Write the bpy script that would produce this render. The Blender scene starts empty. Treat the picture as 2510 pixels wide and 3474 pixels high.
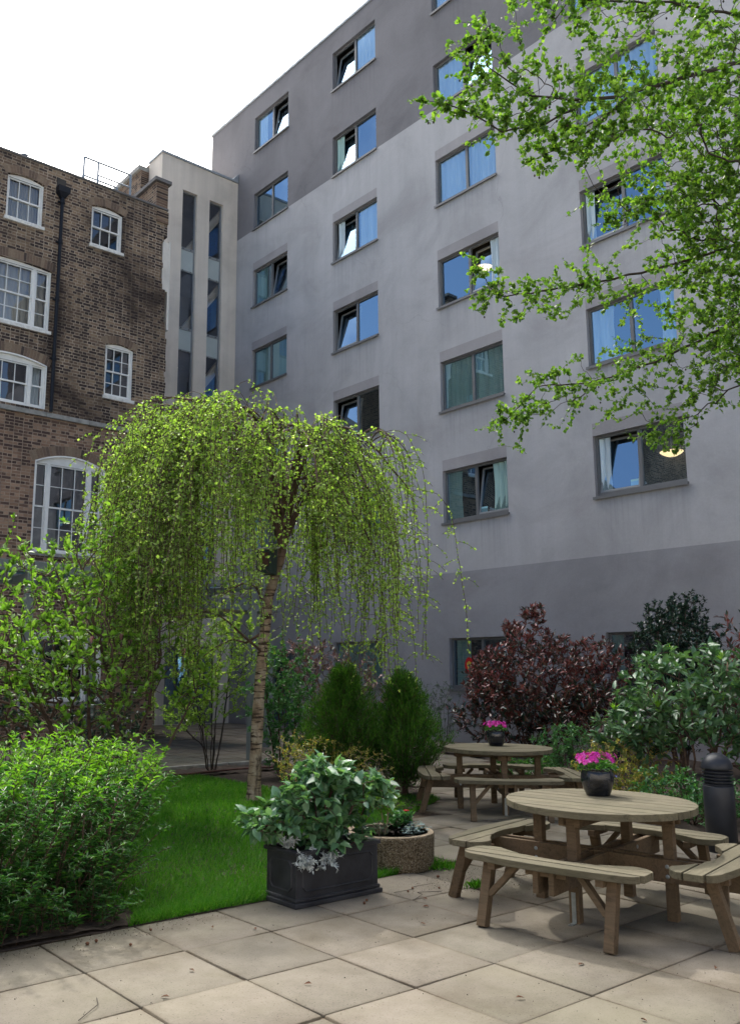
import bpy, bmesh, math, random
import numpy as np
from mathutils import Vector, Matrix, Euler
rnd = random.Random(7)
rng = np.random.default_rng(11)
scene = bpy.context.scene
COL = scene.collection
PI = math.pi

# ------------------------------------------------------------------ camera
H = 1.6565
cam_d = bpy.data.cameras.new('camera'); cam = bpy.data.objects.new('camera', cam_d); COL.objects.link(cam)
yaw, pit, rol = 0.898883578, 0.170975751, 0.00437454958
F_ = np.array([math.cos(yaw)*math.cos(pit), math.sin(yaw)*math.cos(pit), math.sin(pit)])
r_ = np.cross(F_, [0, 0, 1]); r_ /= np.linalg.norm(r_); u_ = np.cross(r_, F_)
c, s = math.cos(rol), math.sin(rol)
R_ = c*r_+s*u_; U_ = -s*r_+c*u_
cam.matrix_world = Matrix(((R_[0], U_[0], -F_[0], 0), (R_[1], U_[1], -F_[1], 0), (R_[2], U_[2], -F_[2], H), (0, 0, 0, 1)))
cam_d.sensor_fit = 'VERTICAL'; cam_d.sensor_height = 36; cam_d.lens = 2960.14/3474*36
cam_d.shift_x = (1255-1017.0)/3474; cam_d.shift_y = (1771.0-1737)/3474
cam_d.clip_end = 2000; cam_d.clip_start = 0.05
scene.camera = cam

# ------------------------------------------------------------------ light
SUN_AZ, SUN_EL = math.radians(62), math.radians(49)
sdir = Vector((math.cos(SUN_EL)*math.cos(SUN_AZ), math.cos(SUN_EL)*math.sin(SUN_AZ), math.sin(SUN_EL)))
world = bpy.data.worlds.new('World'); scene.world = world; world.use_nodes = True
wt = world.node_tree; wn = wt.nodes; wl = wt.links
bg = wn['Background']
sky = wn.new('ShaderNodeTexSky'); sky.sky_type = 'NISHITA'; sky.sun_disc = False
sky.sun_elevation = SUN_EL; sky.sun_rotation = PI/2-SUN_AZ
sky.air_density = 1.0; sky.dust_density = 1.5; sky.ozone_density = 1.5
# thin bright cloud veil on the sun's side of the sky, torn at its edge
tc = wn.new('ShaderNodeTexCoord')
dot = wn.new('ShaderNodeVectorMath'); dot.operation = 'DOT_PRODUCT'
wl.new(tc.outputs['Generated'], dot.inputs[0]); dot.inputs[1].default_value = (0.62, 0.60, 0.50)
nz = wn.new('ShaderNodeTexNoise'); nz.inputs['Scale'].default_value = 2.4; nz.inputs['Detail'].default_value = 6
wl.new(tc.outputs['Generated'], nz.inputs['Vector'])
ad = wn.new('ShaderNodeMath'); ad.operation = 'ADD'; wl.new(dot.outputs['Value'], ad.inputs[0]); wl.new(nz.outputs['Fac'], ad.inputs[1])
mr = wn.new('ShaderNodeMapRange'); mr.interpolation_type = 'SMOOTHSTEP'
mr.inputs['From Min'].default_value = 0.80; mr.inputs['From Max'].default_value = 1.15
wl.new(ad.outputs[0], mr.inputs['Value'])
mx = wn.new('ShaderNodeMix'); mx.data_type = 'RGBA'
wl.new(mr.outputs['Result'], mx.inputs['Factor']); wl.new(sky.outputs['Color'], mx.inputs['A']); mx.inputs['B'].default_value = (40, 38.6, 36.8, 1)
wl.new(mx.outputs['Result'], bg.inputs['Color']); bg.inputs['Strength'].default_value = 0.15
sun_d = bpy.data.lights.new('sun', 'SUN'); sun = bpy.data.objects.new('sun', sun_d); COL.objects.link(sun)
sun_d.energy = 2.0; sun_d.angle = math.radians(1.2); sun_d.color = (1.0, 0.93, 0.82)
sun.rotation_euler = sdir.to_track_quat('Z', 'Y').to_euler()
vs = scene.view_settings; vs.view_transform = 'Standard'; vs.look = 'None'; vs.exposure = 0.68; vs.gamma = 1

# ------------------------------------------------------------------ helpers
def tag(o, label=None, cat=None, group=None, kind=None):
    if label: o['label'] = label
    if cat: o['category'] = cat
    if group: o['group'] = group
    if kind: o['kind'] = kind
    return o

def empty(name, loc=(0, 0, 0), rz=0.0, **k):
    o = bpy.data.objects.new(name, None); COL.objects.link(o); o.location = loc; o.rotation_euler = (0, 0, rz)
    o.empty_display_size = .2
    return tag(o, **k)

def adopt(o, parent):
    """child whose mesh is written in world coordinates"""
    if parent is not None:
        o.parent = parent
        q = parent; loc = Vector((0, 0, 0))
        while q is not None: loc += Vector(q.location); q = q.parent
        if parent.type == 'EMPTY': o.matrix_parent_inverse = Matrix.Translation(-loc)
    return o

class MB:
    def __init__(s): s.v = []; s.f = []; s.m = []
    def add(s, vs, fs, m=0):
        n = len(s.v); s.v += [tuple(x) for x in vs]; s.f += [tuple(i+n for i in f) for f in fs]; s.m += [m]*len(fs); return s
    def box(s, x0, x1, y0, y1, z0, z1, m=0):
        v = [(x, y, z) for z in (z0, z1) for y in (y0, y1) for x in (x0, x1)]
        return s.add(v, [(0, 2, 3, 1), (4, 5, 7, 6), (0, 1, 5, 4), (2, 6, 7, 3), (0, 4, 6, 2), (1, 3, 7, 5)], m)
    def bar(s, a, b, w, h, up=(0, 0, 1), m=0):
        a = Vector(a); b = Vector(b); d = (b-a).normalized(); x = d.cross(Vector(up)).normalized(); y = x.cross(d)
        v = [p+x*w/2*i+y*h/2*j for p in (a, b) for i, j in ((-1, -1), (1, -1), (1, 1), (-1, 1))]
        return s.add(v, [(0, 1, 2, 3), (7, 6, 5, 4), (0, 4, 5, 1), (1, 5, 6, 2), (2, 6, 7, 3), (3, 7, 4, 0)], m)
    def prism(s, poly, z0, z1, m=0):
        n = len(poly); v = [(x, y, z0) for x, y in poly]+[(x, y, z1) for x, y in poly]
        f = [tuple(range(n-1, -1, -1)), tuple(range(n, 2*n))]+[(i, (i+1) % n, n+(i+1) % n, n+i) for i in range(n)]
        return s.add(v, f, m)
    def lathe(s, prof, c=(0, 0, 0), n=32, m=0):
        v = []; f = []
        for r, z in prof:
            for i in range(n):
                a = 2*PI*i/n; v.append((c[0]+r*math.cos(a), c[1]+r*math.sin(a), c[2]+z))
        for k in range(len(prof)-1):
            for i in range(n):
                j = (i+1) % n; f.append((k*n+i, k*n+j, (k+1)*n+j, (k+1)*n+i))
        f.append(tuple(range(n-1, -1, -1))); f.append(tuple((len(prof)-1)*n+i for i in range(n)))
        return s.add(v, f, m)
    def tube(s, pts, rad, n=6, m=0, cap=True):
        pts = [Vector(p) for p in pts]
        if not hasattr(rad, '__len__'): rad = [rad]*len(pts)
        v = []; f = []; ref = None
        for k, p in enumerate(pts):
            d = (pts[min(k+1, len(pts)-1)]-pts[max(k-1, 0)])
            d = d.normalized() if d.length > 1e-9 else Vector((0, 0, 1))
            if ref is None: ref = Vector((1, 0, 0)) if abs(d.x) < .9 else Vector((0, 1, 0))
            x = (ref-d*ref.dot(d)).normalized(); ref = x; y = d.cross(x)
            for i in range(n):
                a = 2*PI*i/n; v.append(p+(x*math.cos(a)+y*math.sin(a))*rad[k])
        for k in range(len(pts)-1):
            for i in range(n):
                j = (i+1) % n; f.append((k*n+i, k*n+j, (k+1)*n+j, (k+1)*n+i))
        if cap and n > 3: f.append(tuple(range(n-1, -1, -1))); f.append(tuple((len(pts)-1)*n+i for i in range(n)))
        return s.add(v, f, m)
    def build(s, name, mats, parent=None, smooth=False, world=True, bevel=0, **k):
        me = bpy.data.meshes.new(name); me.from_pydata(s.v, [], s.f)
        if not isinstance(mats, (list, tuple)): mats = [mats]
        for m in mats: me.materials.append(m)
        me.polygons.foreach_set('material_index', s.m)
        if smooth: me.polygons.foreach_set('use_smooth', [True]*len(s.f))
        me.update()
        o = bpy.data.objects.new(name, me); COL.objects.link(o)
        if world: adopt(o, parent)
        elif parent is not None: o.parent = parent
        if bevel:
            b = o.modifiers.new('bevel', 'BEVEL'); b.width = bevel; b.segments = 2; b.limit_method = 'ANGLE'; b.angle_limit = 0.6
        return tag(o, **k)

def np_mesh(name, V, F, mats, parent=None, smooth=False, **k):
    """V (n,3), F (m,k) arrays of equal polygons"""
    V = np.ascontiguousarray(V, dtype=np.float32); F = np.ascontiguousarray(F, dtype=np.int32)
    me = bpy.data.meshes.new(name); me.vertices.add(len(V)); me.vertices.foreach_set('co', V.ravel())
    kf = F.shape[1]; me.loops.add(F.size); me.loops.foreach_set('vertex_index', F.ravel())
    me.polygons.add(len(F)); me.polygons.foreach_set('loop_start', np.arange(0, F.size, kf, dtype=np.int32))
    me.polygons.foreach_set('loop_total', np.full(len(F), kf, dtype=np.int32))
    if not isinstance(mats, (list, tuple)): mats = [mats]
    for m in mats: me.materials.append(m)
    me.update(calc_edges=True)
    if smooth: me.polygons.foreach_set('use_smooth', np.ones(len(F), dtype=bool))
    o = bpy.data.objects.new(name, me); COL.objects.link(o); adopt(o, parent)
    return tag(o, **k)

# ------------------------------------------------------------------ materials
class NT:
    def __init__(s, name):
        s.mat = bpy.data.materials.new(name); s.mat.use_nodes = True; s.t = s.mat.node_tree; s.n = s.t.nodes; s.l = s.t.links
        s.p = s.n['Principled BSDF']; s.out = s.n['Material Output']
    def new(s, typ, **k):
        nd = s.n.new(typ)
        for a, b in k.items():
            if a in nd.inputs.keys(): nd.inputs[a].default_value = b
            else: setattr(nd, a, b)
        return nd
    def link(s, a, b): s.l.new(a, b)
    def coord(s, kind='Object', scale=(1, 1, 1), rot=(0, 0, 0)):
        t = s.n.new('ShaderNodeTexCoord'); m = s.n.new('ShaderNodeMapping'); m.inputs['Scale'].default_value = scale; m.inputs['Rotation'].default_value = rot
        s.link(t.outputs[kind], m.inputs['Vector']); return m.outputs['Vector']
    def noise(s, vec, scale, detail=4, rough=.55, dist=0):
        nd = s.n.new('ShaderNodeTexNoise'); nd.inputs['Scale'].default_value = scale; nd.inputs['Detail'].default_value = detail
        nd.inputs['Roughness'].default_value = rough; nd.inputs['Distortion'].default_value = dist
        if vec is not None: s.link(vec, nd.inputs['Vector'])
        return nd.outputs['Fac']
    def ramp(s, fac, stops, interp='LINEAR'):
        nd = s.n.new('ShaderNodeValToRGB'); cr = nd.color_ramp; cr.interpolation = interp
        while len(cr.elements) < len(stops): cr.elements.new(.5)
        for e, (p, col) in zip(cr.elements, stops): e.position = p; e.color = (*col, 1) if len(col) == 3 else col
        s.link(fac, nd.inputs['Fac']); return nd.outputs['Color']
    def mix(s, fac, a, b, mode='MIX'):
        nd = s.n.new('ShaderNodeMix'); nd.data_type = 'RGBA'; nd.blend_type = mode
        for key, val in (('Factor', fac), ('A', a), ('B', b)):
            if isinstance(val, (int, float)): nd.inputs[key].default_value = val
            elif isinstance(val, tuple): nd.inputs[key].default_value = (*val, 1) if len(val) == 3 else val
            else: s.link(val, nd.inputs[key])
        return nd.outputs['Result']
    def math(s, op, a, b=None, c=None):
        nd = s.n.new('ShaderNodeMath'); nd.operation = op
        for i, val in enumerate((a, b, c)):
            if val is None: continue
            if isinstance(val, (int, float)): nd.inputs[i].default_value = val
            else: s.link(val, nd.inputs[i])
        return nd.outputs[0]
    def bump(s, h, strength=.3, dist=.01, normal=None):
        nd = s.n.new('ShaderNodeBump'); nd.inputs['Strength'].default_value = strength; nd.inputs['Distance'].default_value = dist
        s.link(h, nd.inputs['Height'])
        if normal is not None: s.link(normal, nd.inputs['Normal'])
        return nd.outputs['Normal']
    def fin(s, col=None, rough=None, normal=None, metal=None, spec=None):
        for key, val in (('Base Color', col), ('Roughness', rough), ('Normal', normal), ('Metallic', metal), ('Specular IOR Level', spec)):
            if val is None: continue
            if isinstance(val, tuple): s.p.inputs[key].default_value = (*val, 1)
            elif isinstance(val, (int, float)): s.p.inputs[key].default_value = val
            else: s.link(val, s.p.inputs[key])
        return s.mat

def plain(name, col, rough=.6, var=.12, scale=6, metal=0, bump=.1, spec=.4):
    t = NT(name); v = t.coord(); n = t.noise(v, scale, 6)
    a = tuple(x*(1-var) for x in col); b = tuple(min(1, x*(1+var)) for x in col)
    cc = t.ramp(n, [(.3, a), (.7, b)])
    return t.fin(cc, rough, t.bump(t.noise(v, scale*6, 4), bump, .004), metal, spec)

def render_mat(name, base, warm=(1, 1, 1), streak=.5, sills=False):
    streak *= .55
    """painted cement render: trowel clouds, rain streaks, fine grain"""
    t = NT(name); v = t.coord()
    a = t.noise(v, .5, 8, .62, .6)
    c1 = t.ramp(a, [(.3, tuple(x*.80 for x in base)), (.5, base), (.72, tuple(x*1.14 for x in base))])
    st = t.noise(t.coord(scale=(1.3, 1.3, .06)), 2.2, 6, .6)
    c2 = t.mix(t.math('MULTIPLY', streak, t.ramp(st, [(.42, (0, 0, 0)), (.75, (1, 1, 1))])), c1, tuple(x*.72 for x in base), 'MIX')
    bl = t.ramp(t.noise(t.coord(scale=(.8, .35, .8)), .9, 6, .6, .6), [(.56, (0, 0, 0)), (.78, (1, 1, 1))])
    c3 = t.mix(t.math('MULTIPLY', .55, bl), c2, tuple(x*.70*y for x, y in zip(base, (1, .95, .95))))
    c4 = t.mix(.35, c3, t.ramp(t.noise(v, 28, 6, .7), [(.2, (.35, .35, .35)), (.8, (.65, .65, .65))]), 'SOFT_LIGHT')
    if sills:   # run-off stains below the window sills and old hairline cracks
        tcn = t.n.new('ShaderNodeTexCoord'); sx = t.n.new('ShaderNodeSeparateXYZ'); t.link(tcn.outputs['Object'], sx.inputs[0])
        fy = t.math('FRACT', t.math('DIVIDE', t.math('SUBTRACT', sx.outputs['Y'], 13.0+4.42*20), 4.42)); fy = t.math('ABSOLUTE', fy)
        fz = t.math('FRACT', t.math('DIVIDE', t.math('SUBTRACT', sx.outputs['Z'], 5.45), 2.978))
        iny = t.ramp(t.math('FRACT', t.math('DIVIDE', t.math('SUBTRACT', sx.outputs['Y'], 13.0), 4.42)), [(.0, (0, 0, 0)), (.01, (1, 1, 1)), (.47, (1, 1, 1)), (.49, (0, 0, 0))])
        fall = t.ramp(fz, [(.55, (0, 0, 0)), (.98, (1, 1, 1))])
        sn = t.ramp(t.noise(t.coord(scale=(1, 7, .25)), 1.6, 5, .6), [(.46, (0, 0, 0)), (.62, (1, 1, 1))])
        c4 = t.mix(t.math('MULTIPLY', t.math('MULTIPLY', iny, fall), t.math('MULTIPLY', sn, .26)), c4, tuple(x*.55 for x in base))
        cr = t.n.new('ShaderNodeTexVoronoi'); cr.feature = 'DISTANCE_TO_EDGE'; cr.inputs['Scale'].default_value = .32
        dn = t.n.new('ShaderNodeVectorMath'); dn.operation = 'ADD'; nn_ = t.n.new('ShaderNodeTexNoise'); nn_.inputs['Scale'].default_value = 1.3; nn_.inputs['Detail'].default_value = 8; t.link(v, nn_.inputs['Vector']); t.link(v, dn.inputs[0]); t.link(nn_.outputs['Color'], dn.inputs[1]); t.link(dn.outputs[0], cr.inputs['Vector'])
        ck = t.ramp(cr.outputs['Distance'], [(.0, (1, 1, 1)), (.004, (0, 0, 0))])
        ck = t.math('MULTIPLY', ck, t.ramp(t.noise(v, .35, 3), [(.5, (0, 0, 0)), (.6, (.35, .35, .35))]))
        c4 = t.mix(ck, c4, tuple(x*.45 for x in base))
    nb = t.bump(t.noise(v, 3.0, 8, .65), .35, .02)
    return t.fin(c4, .9, t.bump(t.noise(v, 70, 4), .25, .003, nb), 0, .25)

M = {}
M['render_light'] = render_mat('pale_render', (.420, .412, .420), sills=True)
M['render_mid'] = render_mat('lintel_render', (.325, .308, .312), streak=.35)
M['render_dark'] = render_mat('dark_render', (.180, .174, .184), streak=.35, sills=True)
M['render_base'] = render_mat('base_render', (.290, .285, .298), streak=.3)
M['concrete_tower'] = render_mat('tower_concrete', (.66, .585, .505), streak=.95)
M['pale_patch'] = render_mat('pale_cement', (.68, .65, .60), streak=.3)

def brick_mat(name, dark, mid, tan, mortar, soot=.85, uvw='XZ'):
    t = NT(name); tcn = t.n.new('ShaderNodeTexCoord'); sx = t.n.new('ShaderNodeSeparateXYZ'); t.link(tcn.outputs['Object'], sx.inputs[0])
    cb = t.n.new('ShaderNodeCombineXYZ')
    wob = t.noise(tcn.outputs['Object'], 2.5, 4)
    zz = t.math('ADD', sx.outputs['Z'], t.math('MULTIPLY', t.math('SUBTRACT', wob, .5), .018))
    t.link(sx.outputs['X' if uvw == 'XZ' else 'Y'], cb.inputs[0]); t.link(zz, cb.inputs[1])
    b = t.n.new('ShaderNodeTexBrick'); b.offset = .5; b.offset_frequency = 2; b.squash = .52; b.squash_frequency = 2
    b.inputs['Scale'].default_value = 1; b.inputs['Brick Width'].default_value = .225; b.inputs['Row Height'].default_value = .0775
    b.inputs['Mortar Size'].default_value = .0095; b.inputs['Mortar Smooth'].default_value = .25; b.inputs['Bias'].default_value = 0
    b.inputs['Color1'].default_value = (0, 0, 0, 1); b.inputs['Color2'].default_value = (1, 1, 1, 1)
    t.link(cb.outputs[0], b.inputs['Vector'])
    bwn = t.n.new('ShaderNodeRGBToBW'); t.link(b.outputs['Color'], bwn.inputs[0])
    # second random per brick
    big = t.noise(tcn.outputs['Object'], .45, 6, .6)
    mixv = t.math('ADD', t.math('MULTIPLY', bwn.outputs[0], .85), t.math('MULTIPLY', t.math('SUBTRACT', big, .5), 1.3))
    bc = t.ramp(mixv, [(.0, dark), (.28, tuple(x*1.3 for x in dark)), (.5, mid), (.72, tuple((x+y)/2 for x, y in zip(mid, tan))), (.95, tan)])
    fine = t.noise(tcn.outputs['Object'], 40, 5, .7)
    bc = t.mix(.6, bc, t.ramp(fine, [(.2, (.25, .25, .25)), (.8, (.75, .75, .75))]), 'SOFT_LIGHT')
    mpat = t.noise(tcn.outputs['Object'], 3.1, 5, .65)
    mc = t.ramp(mpat, [(.3, tuple(x*.55 for x in mortar)), (.55, mortar), (.75, tuple(min(1, x*1.25) for x in mortar))])
    # mortar mask broken up where the pointing is lost
    mask = t.math('MULTIPLY', b.outputs['Fac'], t.ramp(t.noise(tcn.outputs['Object'], 1.7, 6, .7), [(.3, (.55, .55, .55)), (.5, (1, 1, 1))]))
    cc = t.mix(mask, bc, mc)
    sm = t.ramp(t.noise(t.coord(scale=(1, 1, .55)), .55, 9, .68, .6), [(.46, (0, 0, 0)), (.64, (1, 1, 1))])
    cc = t.mix(t.math('MULTIPLY', soot, sm), cc, tuple(x*.6 for x in dark))
    h = t.math('SUBTRACT', t.math('MULTIPLY', fine, .35), t.math('MULTIPLY', b.outputs['Fac'], 1.0))
    return t.fin(cc, .92, t.bump(h, .8, .012), 0, .2)
M['brick_upper'] = brick_mat('sooty_stock_brick', (.046, .033, .030), (.155, .105, .076), (.29, .205, .135), (.42, .345, .265))
M['brick_lower'] = brick_mat('red_brown_brick', (.072, .046, .038), (.235, .145, .100), (.36, .24, .165), (.37, .285, .215), soot=.25)
M['brick_side'] = brick_mat('party_wall_brick', (.05, .034, .03), (.15, .095, .07), (.24, .165, .11), (.33, .26, .19), soot=.35, uvw='YZ')

def island_mat(name, cols, rough=.85, trans=0.0, spec=.3, noise=True, hue=0):
    """per-island (per leaf, per brick, per slab) colour variation"""
    t = NT(name); g = t.n.new('ShaderNodeNewGeometry')
    stops = [(i/(len(cols)-1), cc) for i, cc in enumerate(cols)]
    cc = t.ramp(g.outputs['Random Per Island'], stops)
    if noise: cc = t.mix(.5, cc, t.ramp(t.noise(t.coord(), 22, 4), [(.25, (.3, .3, .3)), (.75, (.7, .7, .7))]), 'SOFT_LIGHT')
    t.fin(cc, rough, None, 0, spec)
    return t.mat
M['arch_brick'] = island_mat('voussoir_brick', [(.06, .045, .04), (.16, .11, .08), (.23, .17, .12), (.12, .085, .065), (.19, .13, .09)])
M['arch_mortar'] = plain('arch_mortar', (.24, .19, .145), .95, .3, 9)
M['stone'] = plain('weathered_stone', (.25, .245, .23), .9, .35, 5, bump=.4)
M['coping'] = plain('dark_coping', (.12, .115, .115), .85, .3, 4, bump=.3)
M['lead'] = plain('lead_flashing', (.30, .33, .36), .55, .2, 5, metal=.2)
M['white_paint'] = plain('white_paint', (.72, .72, .70), .45, .06, 8)
M['flaky_white'] = plain('flaky_white_paint', (.62, .61, .58), .7, .22, 14, bump=.5)
M['frame_grey'] = plain('grey_window_metal', (.155, .155, .155), .5, .08, 5, metal=.15)
M['frame_light'] = plain('light_window_metal', (.24, .25, .255), .45, .06, 5, metal=.2)
M['panel_grey'] = plain('spandrel_panel', (.42, .46, .45), .5, .05, 2)
M['black_iron'] = plain('black_iron', (.008, .010, .016), .5, .2, 20, spec=.25)
M['dark_int'] = plain('dark_interior', (.045, .042, .04), .9, .2, 2)
M['steel'] = plain('galvanised_steel', (.26, .29, .30), .38, .15, 25, metal=.7)
M['rail'] = plain('roof_rail_metal', (.25, .29, .33), .45, .1, 5, metal=.3)
M['post_paint'] = plain('grey_green_post_paint', (.17, .195, .19), .5, .08, 4)
M['interior_grey'] = plain('interior_plaster', (.16, .15, .145), .9, .15, 2)
M['soil'] = plain('dark_bed_soil', (.040, .028, .021), .95, .55, 28, bump=1.0)
M['brown_bark'] = plain('brown_bark', (.085, .052, .038), .85, .35, 18, bump=.6)
M['dark_bark'] = plain('dark_bark', (.045, .034, .028), .85, .3, 18, bump=.6)
M['grey_bark'] = plain('grey_brown_bark', (.14, .115, .09), .85, .3, 18, bump=.5)
M['straw_bark'] = plain('straw_stem', (.24, .17, .11), .8, .3, 14)
M['black_plastic'] = plain('weathered_black_lead', (.022, .023, .028), .62, .6, 5, bump=.4)
M['bollard'] = plain('bollard_paint', (.020, .023, .031), .42, .25, 7, bump=.1)
M['card'] = plain('brown_cardboard', (.23, .155, .09), .85, .1, 6)
M['red_paper'] = plain('red_paper', (.45, .010, .014), .5, .08, 6)
M['gold_paper'] = plain('gold_paper', (.70, .50, .08), .4, .1, 6)
M['blue_paper'] = plain('pale_blue_paper', (.35, .62, .68), .6, .05, 4)
M['sign_white'] = plain('sign_white', (.62, .58, .60), .5, .06, 5)
M['sign_black'] = plain('sign_black', (.02, .02, .03), .5, .1, 5)
M['sign_red'] = plain('sign_red', (.25, .02, .03), .5, .1, 5)
M['green_wood'] = plain('dark_green_wood', (.018, .035, .032), .7, .25, 10)
M['brown_wood'] = plain('brown_wood', (.07, .03, .025), .75, .25, 10)
M['pigeon'] = plain('pigeon_feathers', (.13, .16, .20), .7, .25, 14)

def curtain_mat(name, col):
    t = NT(name); v = t.coord(scale=(1, 1, .05)); n = t.noise(v, 5, 3)
    return t.fin(t.ramp(n, [(.3, tuple(x*.75 for x in col)), (.7, col)]), .9, None, 0, .1)
M['curtain_teal'] = curtain_mat('teal_curtain', (.42, .60, .56))
M['curtain_blue'] = curtain_mat('blue_curtain', (.66, .76, .80))
M['curtain_cream'] = curtain_mat('cream_curtain', (.62, .57, .48))

def glass_mat(name, tint, refl, ior=1.5, gcol=(.52, .77, 1.0)):  # default gcol puts the blue of the sky into the reflection colour
    t = NT(name); t.n.remove(t.p)
    tr = t.new('ShaderNodeBsdfTransparent'); tr.inputs['Color'].default_value = (*tint, 1)
    gl = t.new('ShaderNodeBsdfGlossy'); gl.inputs['Roughness'].default_value = 0.004; gl.inputs['Color'].default_value = (*gcol, 1)
    nb = t.bump(t.noise(t.coord(), .9, 2), .05, .05); t.link(nb, gl.inputs['Normal'])
    fr = t.new('ShaderNodeLayerWeight'); fr.inputs['Blend'].default_value = .5
    f = t.math('MINIMUM', t.math('ADD', t.math('MULTIPLY', t.math('POWER', fr.outputs['Facing'], 4.0), .9), refl), .95)
    mx_ = t.new('ShaderNodeMixShader'); t.link(f, mx_.inputs[0]); t.link(tr.outputs[0], mx_.inputs[1]); t.link(gl.outputs[0], mx_.inputs[2])
    t.link(mx_.outputs[0], t.out.inputs['Surface']); return t.mat
M['glass'] = glass_mat('sky_tinted_glass', (.86, .90, .88), .40)  # panes reflect bluer than the sky: its blue is painted into the gloss
M['glass_old'] = glass_mat('old_sash_glass', (.70, .72, .72), .14, gcol=(.9, .93, 1))
M['glass_tower'] = glass_mat('tower_glass', (.80, .82, .82), .17, gcol=(.75, .85, 1.0))
M['glass_roof'] = glass_mat('canopy_glass', (.55, .6, .58), .05)

def emis(name, col, st):
    t = NT(name); t.p.inputs['Emission Color'].default_value = (*col, 1); t.p.inputs['Emission Strength'].default_value = st
    return t.fin((.8, .7, .5), .5)
M['lamp'] = emis('lit_lamp_bowl', (1, .72, .38), 1.5)
M['lamp_dim'] = emis('dim_lamp_bowl', (1, .66, .32), .5)

# slabs
def slab_mat():
    t = NT('concrete_paving'); g = t.n.new('ShaderNodeNewGeometry'); v = t.coord()
    base = t.ramp(g.outputs['Random Per Island'], [(0, (.134, .120, .099)), (.35, (.158, .139, .114)), (.7, (.180, .157, .130)), (1, (.147, .132, .108))])
    blot = t.ramp(t.noise(v, 1.1, 7, .62, .3), [(.36, (.74, .72, .65)), (.5, (.96, .96, .94)), (.66, (1.1, 1.1, 1.08))])
    cc = t.mix(1.0, base, blot, 'MULTIPLY')
    b2 = t.ramp(t.noise(v, 5, 6, .7), [(.35, (.82, .81, .78)), (.6, (1.05, 1.05, 1.05))]); cc = t.mix(.8, cc, b2, 'MULTIPLY')
    sp = t.ramp(t.noise(v, 90, 3, .7), [(.30, (.45, .42, .38)), (.42, (1, 1, 1)), (.62, (1, 1, 1)), (.76, (1.3, 1.28, 1.24))]); cc = t.mix(1.0, cc, sp, 'MULTIPLY')
    vor = t.n.new('ShaderNodeTexVoronoi'); vor.inputs['Scale'].default_value = 7; t.link(v, vor.inputs['Vector'])
    spot = t.ramp(vor.outputs['Distance'], [(.035, (1, 1, 1)), (.06, (0, 0, 0))])
    cc = t.mix(t.math('MULTIPLY', spot, .55), cc, (.07, .05, .04))
    # green algae film in patches
    al = t.ramp(t.noise(v, .55, 5, .6), [(.5, (0, 0, 0)), (.75, (1, 1, 1))])
    cc = t.mix(t.math('MULTIPLY', al, .30), cc, (.17, .17, .09))
    # dirt gathered along the slab edges
    sx = t.n.new('ShaderNodeSeparateXYZ'); t.link(v, sx.inputs[0]); ds = []
    for ax_, g0 in (('X', 4.2654), ('Y', 4.8281)):
        fr_ = t.math('FRACT', t.math('DIVIDE', t.math('SUBTRACT', sx.outputs[ax_], g0-.6468*60), .6468)); ds.append(t.math('ABSOLUTE', t.math('SUBTRACT', fr_, .5)))
    ed = t.math('ADD', t.math('MAXIMUM', ds[0], ds[1]), t.math('MULTIPLY', t.math('SUBTRACT', t.noise(v, 9, 6, .7), .5), .10))
    dm = t.ramp(ed, [(.45, (0, 0, 0)), (.49, (.30, .30, .30)), (.50, (.7, .7, .7))]); cc = t.mix(dm, cc, (.095, .072, .048))
    h = t.math('ADD', t.noise(v, 60, 5, .7), t.math('MULTIPLY', t.noise(v, 4, 4), 1.5))
    return t.fin(cc, .82, t.bump(h, .35, .006), 0, .3)
M['slab'] = slab_mat()
M['joint'] = plain('joint_sand_moss', (.085, .060, .038), .95, .6, 30, bump=.8)

def wood_mat(name, weathered, inner):
    t = NT(name); g = t.n.new('ShaderNodeNewGeometry')
    tcn = t.n.new('ShaderNodeTexCoord'); mp = t.n.new('ShaderNodeMapping')
    t.link(tcn.outputs['Object'], mp.inputs['Vector']); mp.inputs['Scale'].default_value = (9, 1.1, 9)
    cbv = t.n.new('ShaderNodeVectorMath'); cbv.operation = 'ADD'; t.link(mp.outputs[0], cbv.inputs[0])
    sc = t.math('MULTIPLY', g.outputs['Random Per Island'], 37.0); cx = t.n.new('ShaderNodeCombineXYZ'); t.link(sc, cx.inputs[1]); t.link(cx.outputs[0], cbv.inputs[1])
    gr = t.noise(cbv.outputs[0], 3.0, 8, .7, 1.2)
    col = t.ramp(gr, [(.28, tuple(x*.42 for x in weathered)), (.45, weathered), (.6, tuple(x*1.3 for x in weathered)), (.78, tuple(x*.8 for x in weathered))])
    var = t.ramp(g.outputs['Random Per Island'], [(0, (.85, .83, .80)), (1, (1.12, 1.1, 1.05))]); col = t.mix(1.0, col, var, 'MULTIPLY')
    pat = t.ramp(t.noise(t.coord(), 2.3, 5, .6), [(.42, (0, 0, 0)), (.66, (1, 1, 1))]); col = t.mix(t.math('MULTIPLY', pat, .45), col, inner)
    return t.fin(col, .8, t.bump(gr, .45, .006), 0, .25)
M['wood_top'] = wood_mat('weathered_silver_wood', (.118, .106, .074), (.070, .068, .040))
M['wood_leg'] = wood_mat('brown_treated_wood', (.112, .078, .049), (.055, .048, .030))

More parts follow.
